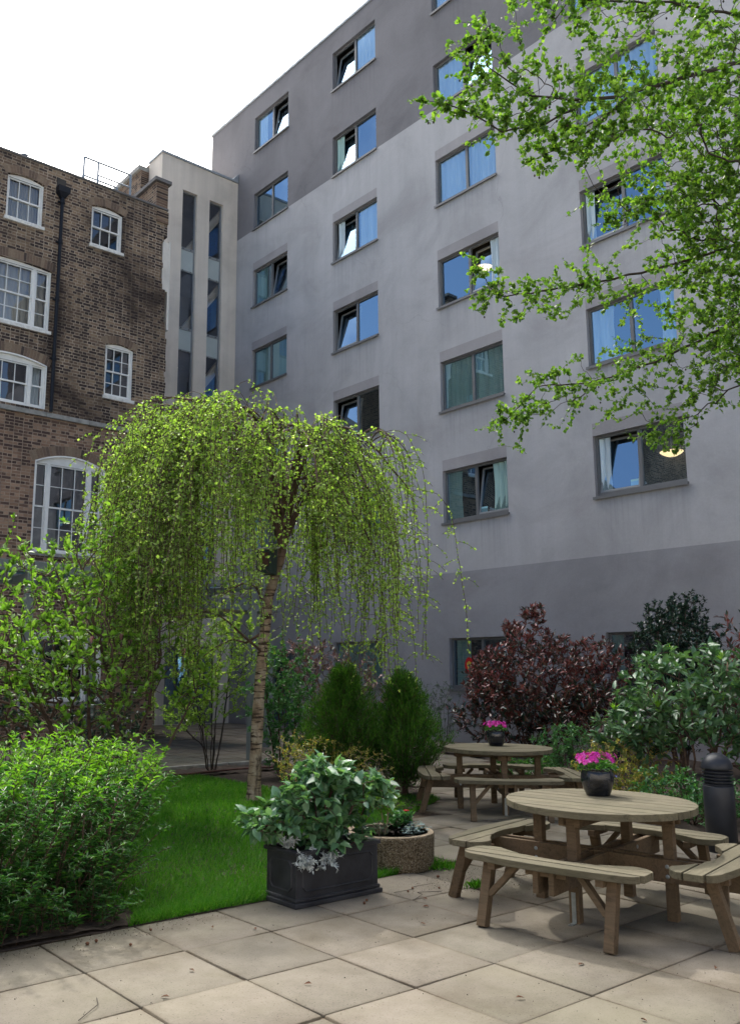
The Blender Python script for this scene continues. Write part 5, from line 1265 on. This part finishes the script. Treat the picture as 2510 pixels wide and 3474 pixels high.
# ================================================================== ALDER BRANCHES OVERHEAD
def alder():
    root = empty('alder_tree', (10.6, 1.2, 0), label='leafy alder with small dark cones reaching in overhead on the right', cat='tree')
    trunk = [(10.6, 1.2, 0), (10.55, 1.3, 2), (10.45, 1.5, 4), (10.3, 1.7, 6), (10.1, 1.8, 8), (10.0, 1.9, 10), (9.9, 2.0, 12)]
    mb = MB(); mb.tube(trunk, [.24, .2, .18, .16, .13, .10, .05], 14); mb.build('trunk', M['dark_bark'], root, smooth=True)
    chains = [
     [(10.2, 1.75, 7.1), (9.6, 2.2, 7.7), (9.04, 2.57, 7.75), (7.98, 3.26, 7.45), (7.44, 3.62, 7.24), (7.12, 3.9, 7.11), (6.76, 4.2, 7.02), (6.46, 4.55, 7.14), (6.09, 4.78, 7.4), (5.94, 4.84, 7.7)],
     [(6.76, 4.2, 7.02), (6.4, 4.42, 6.73), (6.04, 4.61, 6.62), (5.67, 4.73, 6.76), (5.41, 4.93, 6.83)],
     [(7.12, 3.9, 7.11), (6.97, 4.21, 6.85), (6.88, 4.56, 6.75), (6.76, 4.79, 6.72)],
     [(9.04, 2.57, 7.75), (8.4, 3.2, 8.1), (7.6, 3.7, 8.2), (7.0, 4.0, 8.1), (6.4, 4.4, 8.1)],
     [(10.4, 1.6, 5.6), (10.3, 2.4, 6.3), (10.21, 3.11, 6.5), (9.24, 3.94, 6.29), (8.75, 4.51, 6.08), (8.36, 5.1, 6.01), (7.85, 5.53, 5.89), (7.62, 5.97, 5.9), (7.38, 6.07, 6.3)],
     [(10.45, 1.5, 4.8), (11.0, 2.6, 5.9), (11.04, 3.42, 6.2), (10.32, 4.48, 5.86), (9.66, 5.23, 5.4), (9.22, 5.89, 5.2), (8.9, 6.39, 5.23), (8.64, 6.71, 4.8)],
     [(10.32, 4.48, 5.86), (10.37, 4.54, 5.43), (10.17, 4.9, 5.08), (9.96, 5.27, 4.73), (10.05, 5.41, 4.42)],
     [(9.6, 2.2, 7.7), (9.56, 2.81, 7.37), (8.65, 3.61, 7.0), (8.42, 3.98, 6.73), (8.19, 4.31, 6.65), (7.92, 4.69, 6.51)],
     [(8.65, 3.61, 7.0), (8.7, 4.1, 6.5), (8.9, 4.3, 6.1)]]
    T = Tree([[trunk[2], trunk[3], (10.2, 1.75, 7.1)]])
    for ch in chains: T.poly(ch, .12)
    A = []
    def around(ch, n, r, zr, t0=0.0, drop=0.0):
        ch = [np.array(p) for p in ch]
        for _ in range(n):
            t = rng.uniform(t0, 1)*(len(ch)-1); i = min(int(t), len(ch)-2); p = ch[i]*(1-t+i)+ch[i+1]*(t-i); w = 1-.55*t/(len(ch)-1)
            q = p+rng.normal(0, 1, 3)*np.array([r, r, zr])*w; q[2] -= drop*rng.random()*w; A.append(q)
    around(chains[0][2:], 620, .40, .36, 0, .3); around(chains[1], 110, .17, .15); around(chains[2], 90, .20, .14); around(chains[3], 420, .45, .33)
    around(chains[4][2:], 340, .28, .18, 0, .15); around(chains[5][2:], 420, .34, .30, 0, .25); around(chains[6], 200, .33, .2); around(chains[7], 430, .38, .32, 0, .25); around(chains[8], 160, .35, .4)
    # right-hand edge mass
    for (c_, r_, n) in (((8.9, 3.75, 6.85), (.85, .85, .75), 560), ((9.7, 4.15, 5.9), (.75, .75, .55), 560), ((9.3, 3.2, 7.7), (1.05, .95, .75), 560), ((9.6, 4.0, 5.2), (.6, .6, .4), 220), ((8.2, 3.7, 7.4), (.8, .7, .5), 240)):
        for q in rng.normal(0, .6, (n, 3)): A.append(np.array(c_)+q*np.array(r_))
    T.grow(np.array(A), k=.16, step=.09, jit=.3); T.wood('limb', M['dark_bark'], root, rtip=.0018, expo=.45, rmax=.14)
    P, TD = T.leafpts(7.5, 3); P = P+rng.normal(0, .007, P.shape)
    foliage('crown', root, P, TD, G['alder'], .041, .84, 1.0, .0, .5, .9, style='full', droop=.12, fold=.12, lvar=.42)
    # hanging cones
    idx = rng.choice(T.tips, 330); mb = MB()
    for i in idx:
        p = T.P[i]; mb.lathe([(.002, -.016), (.0085, -.008), (.010, 0), (.006, .010), (.002, .012)], (p[0]+rng.normal(0, .02), p[1]+rng.normal(0, .02), p[2]-.035), 7)
    o = mb.build('cones', M['dark_bark'], root); o['kind'] = 'stuff'
alder()

# ================================================================== MAGNOLIA AND LEFT SIDE
def magnolia():
    root = empty('magnolia_tree', (4.7, 9.1, 0), label='young magnolia with bright green leaves and a few pink flowers at the left', cat='tree')
    b = (4.7, 9.15, 0)
    stems = [[(4.66, 9.2, 0), (4.68, 9.15, .9), (4.5, 9.1, 1.7), (4.2, 9.05, 2.4), (4.0, 8.95, 3.0)], [(4.35, 9.2, 0), (4.34, 9.15, .95), (4.25, 9.1, 1.8), (3.9, 9.0, 2.5), (3.6, 8.9, 3.1)], [(4.75, 9.15, 0), (4.95, 9.1, 1.0), (5.1, 9.0, 1.8), (4.9, 8.9, 2.6)],
             [(4.3, 9.2, 0), (3.9, 9.1, 1.0), (3.5, 9.1, 1.8), (3.2, 9.2, 2.3)], [(4.7, 9.1, 0), (5.3, 9.0, .9), (5.7, 9.1, 1.5)]]
    T = Tree([[b, stems[0][0]]])
    for s_ in stems: T.poly(s_, .12)
    A = np.concatenate([in_ellipsoid(640, (3.75, 9.1, 2.2), (1.3, 1.1, .95), .25), in_ellipsoid(620, (3.4, 8.8, 1.55), (1.6, 1.2, .7), .2), in_ellipsoid(190, (4.75, 8.9, 2.4), (.55, .6, .75), .3), in_ellipsoid(60, (5.5, 9.1, 1.5), (.5, .4, .5), .3), in_ellipsoid(26, (4.25, 8.75, 3.25), (.30, .4, .45), .3)])
    T.grow(A, k=.3, step=.1, jit=.5); T.wood('trunk', M['brown_bark'], root, rtip=.0042, expo=.36, rmax=.04)
    P, TD = T.leafpts(4.5, 2)
    foliage('crown', root, P, TD, G['magnolia'], .062, .60, .9, .55, 1.1, .6, style='full', droop=.12, fold=.15, lvar=.4)
    for (x, y, z) in [(3.12, 8.9, 1.78), (3.32, 8.85, 1.55), (4.1, 8.7, 1.95), (4.75, 8.6, 2.72), (4.55, 8.9, 2.0), (3.65, 8.85, 1.35), (3.35, 8.5, .98), (5.42, 9.0, 1.85), (4.3, 8.95, 2.4)]:
        PB_, DB_, NB_ = [], [], []
        for q in range(8):
            a = q*2*PI/8+rng.uniform(-.2, .2); o = rng.uniform(.25, .75); PB_.append((x, y, z)); DB_.append((math.cos(a)*o, math.sin(a)*o, .8)); NB_.append((-math.cos(a), -math.sin(a), .5))
        V, F = leaf_geo(np.array(PB_), np.array(DB_), np.array(NB_), .085, .034, 'full', .3, -.25); np_mesh('flower', V, F, G['pinkpetal'], root, smooth=True)
magnolia()

def spirea():
    root = empty('leafy_shrub', (2.2, 6.7, 0), label='large bright green narrow leaved shrub spilling over the paving at lower left', cat='shrub')
    stems = []; SP, SD = [], []; TP, TDD = [], []; mb = MB()
    for i in range(560):
        a = rng.uniform(0, 2*PI); r0 = .85*math.sqrt(rng.random()); bx, by = 2.1+r0*math.cos(a)*1.45, 6.55+r0*math.sin(a)*.9
        if by < 5.62: by = 5.62+rng.uniform(0, .1)
        out = rng.uniform(.25, 1.0); a2 = a+rng.normal(0, .4); hgt = rng.uniform(.95, 1.36)*(1-.20*out*(r0/.85)); dx, dy = math.cos(a2)*out*.68, math.sin(a2)*out*.58
        if rng.random() < .32: hgt *= rng.uniform(.25, .7)
        p0 = np.array([bx, by, 0]); pts = []
        for k in range(11):
            t = k/10; q = p0+np.array([dx*t**1.5, dy*t**1.5, hgt*(t-.10*t*t*out)]); q[:2] += rng.normal(0, .006, 2)
            if q[1] < 5.2: q[1] = 5.2+rng.uniform(0, .05)
            pts.append(q)
        pts = np.array(pts); pts[-1, 2] -= .02
        mb.tube(pts, [.0055*(1-.7*k/10)+.001 for k in range(11)], 4, cap=False)
        n = int(62*hgt)
        for _ in range(n):
            t = (.12+.88*rng.random()**.65)*10; k = min(int(t), 9); P = pts[k]*(1-t+k)+pts[k+1]*(t-k); d = unit(pts[k+1]-pts[k]); a3 = rng.uniform(0, 2*PI); s_ = np.array([math.cos(a3), math.sin(a3), .25])
            if t > 8.0 and P[2] > .82: TP.append(P); TDD.append(s_*1.0+d*.8)
            else: SP.append(P); SD.append(s_*1.0+d*.35)
        # short side shoots
        for _ in range(3):
            t = rng.uniform(3, 9.5); k = int(t); P0 = pts[k]; a3 = rng.uniform(0, 2*PI); e = P0+np.array([math.cos(a3)*.12, math.sin(a3)*.12, .10]); mb.tube([P0, (P0+e)/2+[0, 0, .01], e], .0018, 3, cap=False)
            for _ in range(11):
                tt = rng.uniform(.2, 1.05); a4 = rng.uniform(0, 2*PI); (TP if e[2] > .98 else SP).append(P0*(1-tt)+e*tt); (TDD if e[2] > .98 else SD).append(unit(e-P0)*.5+np.array([math.cos(a4), math.sin(a4), .2]))
    for i in range(150):
        p0 = np.array([rng.uniform(.3, 2.95), 5.56+rng.uniform(0, .25), 0]); h_ = rng.uniform(.18, .7); pts = np.array([p0+np.array([.12*math.sin(i)*t, -.22*t*t*rng.uniform(.5, 1.1), h_*(t-.25*t*t)]) for t in np.linspace(0, 1, 7)])
        mb.tube(pts, [.004, .0036, .003, .0026, .002, .0016, .001], 4, cap=False)
        for _ in range(int(70*h_)+8):
            t = rng.uniform(.3, 5.99); k = int(t); a3 = rng.uniform(0, 2*PI); SP.append(pts[k]*(1-t+k)+pts[k+1]*(t-k)); SD.append(np.array([math.cos(a3), math.sin(a3), .25])+unit(pts[k+1]-pts[k])*.35)
    mb.build('stems', M['brown_bark'], root, smooth=True)
    def put(name, P, D, mat, L):
        P = np.array(P); D = np.array(D)+rng.normal(0, .2, (len(P), 3)); N = rand_unit(len(P))*.35; N[:, 2] += 1; Ls = L*rng.uniform(.6, 1.25, len(P)); V, F = leaf_geo(P, D, N, Ls, Ls*.27, 'simple', .2, .28); np_mesh(name, V, F, mat, root)
    put('foliage', SP, SD, G['spirea'], .058); put('young_shoots', TP, TDD, G['spirea_top'], .056)
    mb = MB()
    for i in range(9):
        a = rng.uniform(-1, 1); p0 = np.array([2.75+rng.uniform(-.2, .2), 5.95+rng.uniform(-.1, .3), 0]); e = p0+np.array([rng.uniform(-.25, .15), rng.uniform(-.3, .1), rng.uniform(.6, .95)]); mb.tube([p0, (p0+e)/2+rng.normal(0, .02, 3), e], [.012, .009, .005], 6)
    mb.build('old_wood', M['brown_bark'], root, smooth=True)
spirea()

shrub('dark_shrub', (6.2, 12.6, 0), [((6.2, 12.5, .75), (.75, .5, .65), 1)], G['camellia'], 'dark glossy evergreen shrub behind the magnolia stems', 'shrub', 230, L=.085, W=.45, per=3, style='full', out=.8)
shrub('dark_shrub', (4.9, 12.8, 0), [((4.9, 12.7, .9), (.9, .5, .85), 1)], G['camellia'], 'low dark evergreen bush at the foot of the brick house left of the walkway', 'shrub', 230, L=.085, W=.45, per=3, style='full', out=.8)
shrub('multi_stem_shrub', (8.2, 12.65, 0), [((8.05, 12.4, 1.75), (.72, .5, .85), 1), ((7.4, 12.2, 1.1), (.5, .4, .5), .4), ((8.6, 12.5, 2.2), (.6, .4, .5), .4)], G['birch'], 'airy many stemmed shrub with tiny leaves at the back of the lawn', 'shrub', 760, stems=9, bark='dark_bark', L=.045, W=.7, per=6, spread=.35, zmin=.45, k=.5)
shrub('tall_green_shrub', (8.7, 11.4, 0), [((8.65, 11.3, 1.15), (.6, .6, 1.05), 1)], G['green'], 'upright mid green shrub just behind the birch trunk', 'shrub', 520, L=.055, W=.6, per=7, shell=.3)
shrub('pink_tipped_shrub', (10.7, 12.1, 0), [((10.7, 12.2, 1.3), (1.05, .9, .9), 1), ((10.2, 12.6, 1.9), (.6, .5, .4), .4)], G['pink'], 'bush with pink young leaves behind the conifers', 'shrub', 620, L=.085, W=.32, per=3.0, style='full', shell=.5)
shrub('spreading_shrub', (7.6, 9.3, 0), [((7.55, 9.15, .52), (.62, .5, .36), 1), ((7.95, 8.75, .45), (.45, .4, .3), .6), ((7.2, 9.0, .35), (.3, .3, .3), .3)], G['abelia'], 'low spreading shrub with small yellow green leaves in front of the conifers', 'shrub', 520, stems=9, bark='straw_bark', L=.034, W=.5, per=4)

def conifer(x, y, h, r, label):
    root = empty('conifer', (x, y, 0), label=label, cat='conifer', group='cone shaped conifers beside the lawn')
    mb = MB(); mb.tube([(x, y, 0), (x+.01, y, h*.4), (x, y, h*.8)], [.045, .03, .012], 8)
    PP, DD = [], []
    nb_ = 240
    for i in range(nb_):
        t = (i+.5)/nb_; z = .20+(h*.84-.20)*t; a = i*2.399+rng.uniform(-.4, .4); prof = math.sin(min(1, (t+.10)/.38)*PI/2)*(1-max(0, t-.22)/.86)**.95; R1 = r*prof*rng.uniform(.66, 1.15)
        e = np.array([x+math.cos(a)*R1, y+math.sin(a)*R1, z+.32*R1+rng.uniform(.06, .18)]); s_ = np.array([x, y, z-.08]); m_ = s_*.45+np.array([e[0], e[1], z])*.55; mb.tube([s_, m_, e], [.007, .005, .002], 3, cap=False)
        for _ in range(210):
            q = rng.random()**.5; c_ = s_*(1-q)**2+2*m_*q*(1-q)+e*q*q; wv = .085*(1.15-.8*q); c_ = c_+rng.normal(0, 1, 3)*wv*np.array([1, 1, .9]); PP.append(c_); DD.append(np.array([math.cos(a)*.4, math.sin(a)*.4, .9])+rng.normal(0, .42, 3))
    mb.build('trunk', M['brown_bark'], root, smooth=True)
    PP = np.array(PP); DD = np.array(DD); k_ = (np.sin(PP[:, 0]*31+2*np.sin(PP[:, 2]*17))*np.sin(PP[:, 1]*29+1.5*np.sin(PP[:, 2]*23+x))*np.sin(PP[:, 2]*26) > -.12) | (rng.random(len(PP)) < .12); PP, DD = PP[k_], DD[k_]; V, F = leaf_geo(PP, DD, rand_unit(len(PP)), rng.uniform(.03, .075, len(PP)), .010, 'simple', .1, -.1); np_mesh('foliage', V, F, G['conifer'], root)
    if label.startswith('right'):
        mb = MB()
        for i in range(60):
            a = rng.uniform(0, 6.28); z = rng.uniform(.08, .35); l_ = rng.uniform(.15, .4); p0 = np.array([x, y, z]); e = p0+np.array([math.cos(a)*l_, math.sin(a)*l_, rng.uniform(-.08, .08)]); mb.tube([p0, (p0+e)/2+rng.normal(0, .02, 3), e], [.004, .003, .001], 3, cap=False)
        mb.build('bare_twigs', M['brown_bark'], root)
conifer(8.25, 9.36, 1.90, .74, 'left bright green cone shaped conifer behind the planter shrub')
conifer(8.80, 8.74, 1.82, .66, 'right bright green cone shaped conifer on a bare stem beside the farther table')

# ================================================================== RIGHT-HAND BORDER
shrub('bronze_shrub', (15.2, 11.5, 0), [((15.25, 11.4, 1.30), (.95, 1.75, 1.05), 1), ((15.3, 11.4, 2.3), (.6, .7, .35), .14), ((15.3, 9.9, 1.7), (.6, .75, .7), .3), ((15.2, 12.4, 1.6), (.55, .4, .6), .25), ((15.35, 11.35, 2.85), (.25, .3, .25), .06), ((15.35, 11.95, 2.6), (.2, .2, .2), .05)], G['photinia'],
      'wide bronze red photinia bush against the grey wall behind the farther table', 'shrub', 2200, stems=9, L=.105, W=.36, per=3.6, style='full', out=.85, up=.55, shell=.6, zmin=.7, bump=.1, step=.11)
shrub('bronze_shrub', (14.6, 11.2, 0), [((14.75, 11.3, .75), (.75, 1.8, .62), 1), ((14.4, 9.6, 1.0), (.6, .7, .5), .4)], G['photinia_low'], 'darker green and bronze lower skirt bush in front of the photinia', 'shrub', 900, stems=8, L=.125, W=.38, per=3, style='full', out=.85, up=.45, shell=.5)
shrub('bronze_shrub', (15.3, 7.0, 0), [((15.3, 7.0, 1.5), (.8, .7, 1.25), 1)], G['photinia'], 'bronze red shrub at the right edge behind the dark evergreen', 'shrub', 420, L=.12, W=.34, per=2.2, style='full', out=.85, up=.55)
shrub('dark_evergreen', (14.3, 7.75, 0), [((14.3, 7.7, 2.05), (.72, .78, .70), 1), ((14.3, 7.7, 1.3), (.6, .7, .9), .6), ((14.3, 7.5, 2.75), (.3, .35, .3), .12), ((14.3, 7.95, 2.65), (.28, .28, .28), .08)], G['holly'], 'rounded blackish green evergreen with wispy tips against the grey wall', 'shrub', 1900, stems=7, L=.065, W=.48, per=5, out=.9, up=.5, shell=.5, bump=.12)
def tips(root, T):
    idx = rng.choice(T.tips, 26); P = np.repeat(T.P[idx], 9, 0); TD = np.repeat(T.D[idx], 9, 0); foliage('lime_shoots', root, P, TD*0+[0, 0, .8], G['lime_tip'], .10, .25, .8, .6, style='full')
    idx = rng.choice(T.tips, 9); mb = MB()
    for i in idx: p = T.P[i]; mb.tube([p, p+np.array([0, 0, .05]), p+np.array([.01, 0, .11])], [.012, .012, .006], 6)
    mb.build('flower_spikes', M['straw_bark'], root)
shrub('laurel_bush', (11.0, 5.8, 0), [((11.0, 5.75, 1.36), (.95, 1.0, .64), 1), ((10.75, 6.35, .95), (.5, .6, .35), .35), ((11.6, 5.2, 1.1), (.9, .8, .8), .5)], G['laurel'], 'big glossy green laurel with broad leaves behind the bollard', 'shrub', 900, stems=7, L=.125, W=.44, per=3.4, style='full', out=.9, up=.35, shell=.55, extra=tips, rtip=.004, droop=.2, smooth=True)
shrub('green_shrub', (12.8, 8.9, 0), [((12.8, 8.9, .42), (.55, .55, .42), 1)], G['green'], 'compact fresh green shrub between the farther table and the bronze bush', 'shrub', 380, L=.055, W=.5, per=4)
shrub('twiggy_shrub', (12.6, 8.0, 0), [((12.6, 7.9, .62), (.6, .6, .45), 1)], G['photinia_low'], 'nearly bare brown twiggy shrub between the green shrub and the laurel', 'shrub', 300, stems=14, bark='straw_bark', L=.04, W=.4, per=.5, k=.5)
def blue(root, T):
    for i in rng.choice(T.tips, 14):
        p = T.P[i]; a = np.arange(5)*2*PI/5; V, F = leaf_geo(np.tile(p, (5, 1))+[0, 0, .02], np.stack([np.cos(a), np.sin(a)*.7-.3, np.sin(a)*.6], 1), np.tile([-.6, -.7, .3], (5, 1)), .022, .018); np_mesh('blue_flower', V, F, G['bluepetal'], root)
shrub('golden_shrub', (10.6, 6.5, 0), [((10.55, 6.55, .45), (.62, .62, .40), 1), ((10.2, 6.1, .3), (.4, .5, .28), .4)], G['abelia'], 'low golden leaved shrub dotted with small blue flowers behind the near pot', 'shrub', 760, stems=12, bark='straw_bark', L=.036, W=.5, per=5, extra=blue)
shrub('green_ground_cover', (9.75, 5.2, 0), [((9.75, 5.2, .28), (.6, .7, .34), 1)], G['green'], 'low leafy green plants at the foot of the bollard', 'plants', 420, stems=10, L=.05, W=.55, per=4)
shrub('green_ground_cover', (12.0, 9.0, 0), [((11.9, 9.1, .16), (.8, .5, .17), 1)], G['spirea'], 'low bright green plants along the bed edge behind the farther table', 'plants', 260, stems=10, L=.05, W=.5, per=4)
shrub('airy_shrub', (15.6, 14.2, 0), [((15.5, 14.2, .85), (.5, .65, .65), 1)], G['olive'], 'thin grey green shrub growing against the bare grey wall', 'shrub', 260, stems=6, bark='dark_bark', L=.065, W=.3, per=2.4, zmin=.3)
shrub('airy_shrub', (12.6, 15.6, 0), [((12.6, 15.6, .9), (.5, .5, .6), 1)], G['olive'], 'small willowy grey green shrub beside the walkway post', 'shrub', 150, stems=6, bark='dark_bark', L=.07, W=.22, per=2.0, zmin=.3)

# ================================================================== PLANTS IN THE PLANTERS
def planter_shrub():
    root, T = shrub('broad_leaved_shrub', (4.5, 5.34, .29), [((4.42, 5.32, .68), (.40, .26, .20), 1), ((4.45, 5.3, .92), (.22, .2, .10), .35), ((4.78, 5.15, .75), (.2, .2, .14), .35), ((4.02, 5.42, .55), (.24, .18, .12), .35), ((4.5, 5.25, .45), (.34, .18, .15), .4)], G['large'],
        'bushy viburnum with broad blue green leaves growing in the black planter', 'shrub', 560, stems=9, bark='brown_bark', L=.088, W=.70, per=2.4, style='full', out=.95, up=.15, nup=1.25, shell=.6, rtip=.003, droop=.3, maxcnt=2, zmin=.08, smooth=True, step=.07)
    idx = rng.choice(T.tips, 24); P = np.repeat(T.P[idx], 8, 0)+rng.normal(0, .012, (192, 3))+[0, 0, .02]; foliage('young_tips', root, P, np.tile([0, 0, 1.], (192, 1)), G['spirea_top'], .03, .45, .7, .5)
planter_shrub()
def silver(x, y, z, n, label, hang=.0):
    root = empty('silver_ragwort', (x, y, z), label=label, cat='plant'); mb = MB(); PP, DD = [], []
    for i in range(n):
        a = rng.uniform(0, 6.28); l_ = rng.uniform(.05, .13); d = np.array([math.cos(a)*.6, math.sin(a)*.6-.25*hang*2, .7-hang*1.2*rng.random()]); p0 = np.array([x, y, z]); e = p0+unit(d)*l_-np.array([0, 0, hang*.08*rng.random()]); pts = [p0, (p0+e)/2+rng.normal(0, .008, 3), e]; mb.tube(pts, .0028, 4, cap=False)
        for _ in range(9):
            t = rng.uniform(.35, 1.05); PP.append(p0*(1-t)+e*t); DD.append(unit(e-p0)*.6+rand_unit(1)[0]*.9)
    mb.build('stems', G['silver'], root); PP = np.array(PP); V, F = leaf_geo(PP, np.array(DD), rand_unit(len(PP)), .034, .013, 'full', .1, .1); np_mesh('foliage', V, F, G['silver'], root)
silver(4.16, 5.15, .33, 26, 'silver felted plant trailing over the left front corner of the black planter', .9)
silver(4.34, 5.13, .34, 24, 'silver felted plant hanging over the front rim of the black planter', .9)
silver(4.12, 5.30, .38, 22, 'silver grey plant upright at the left end of the black planter')
def round_plants():
    shrub('pelargonium', (rcx-.10, rcy-.05, rh-.03), [((rcx-.10, rcy-.05, rh+.30), (.14, .14, .13), 1)], G['magnolia'], 'small fresh green plant on a bare stem in the round planter', 'plant', 46, stems=3, bark='straw_bark', L=.05, W=.8, per=2, style='full', zmin=.1)
    root, T = shrub('cyclamen', (rcx+.16, rcy+.02, rh-.03), [((rcx+.17, rcy+.04, rh+.08), (.13, .13, .08), 1)], G['green'], 'leafy red flowering plant at the right of the round planter', 'plant', 70, stems=4, L=.045, W=.85, per=2, style='full', zmin=.01)
    P = np.array([[rcx+.15, rcy-.06, rh+.15]]*7); a = np.arange(7)*.9; V, F = leaf_geo(P, np.stack([np.cos(a), np.sin(a), .6+0*a], 1), np.tile([0, 0, 1.], (7, 1)), .035, .026, 'full'); np_mesh('red_flower', V, F, G['redpetal'], root)
    root = empty('trailing_plant', (rcx+.22, rcy-.16, rh), label='blue grey round leaved trailing plant on the rim of the round planter', cat='plant')
    n = 130; a = rng.uniform(-1.9, .5, n); r = rng.uniform(.17, .36, n); P = np.stack([rcx+r*np.cos(a), rcy+r*np.sin(a), rh+.01+rng.uniform(0, .05, n)], 1); D = rng.normal(0, 1, (n, 3)); D[:, 2] = .1; N = rand_unit(n)*.4+[0, 0, 1]; V, F = leaf_geo(P, D, N, rng.uniform(.025, .05, n), rng.uniform(.022, .042, n), 'full', .1, .1); np_mesh('foliage', V, F, G['bluegrey'], root)
    shrub('grey_herb', (rcx-.24, rcy-.14, rh-.03), [((rcx-.24, rcy-.14, rh+.06), (.08, .08, .07), 1)], G['olive'], 'small grey green herb by the left rim of the round planter', 'plant', 50, stems=4, L=.022, W=.3, per=3, zmin=0)
round_plants()
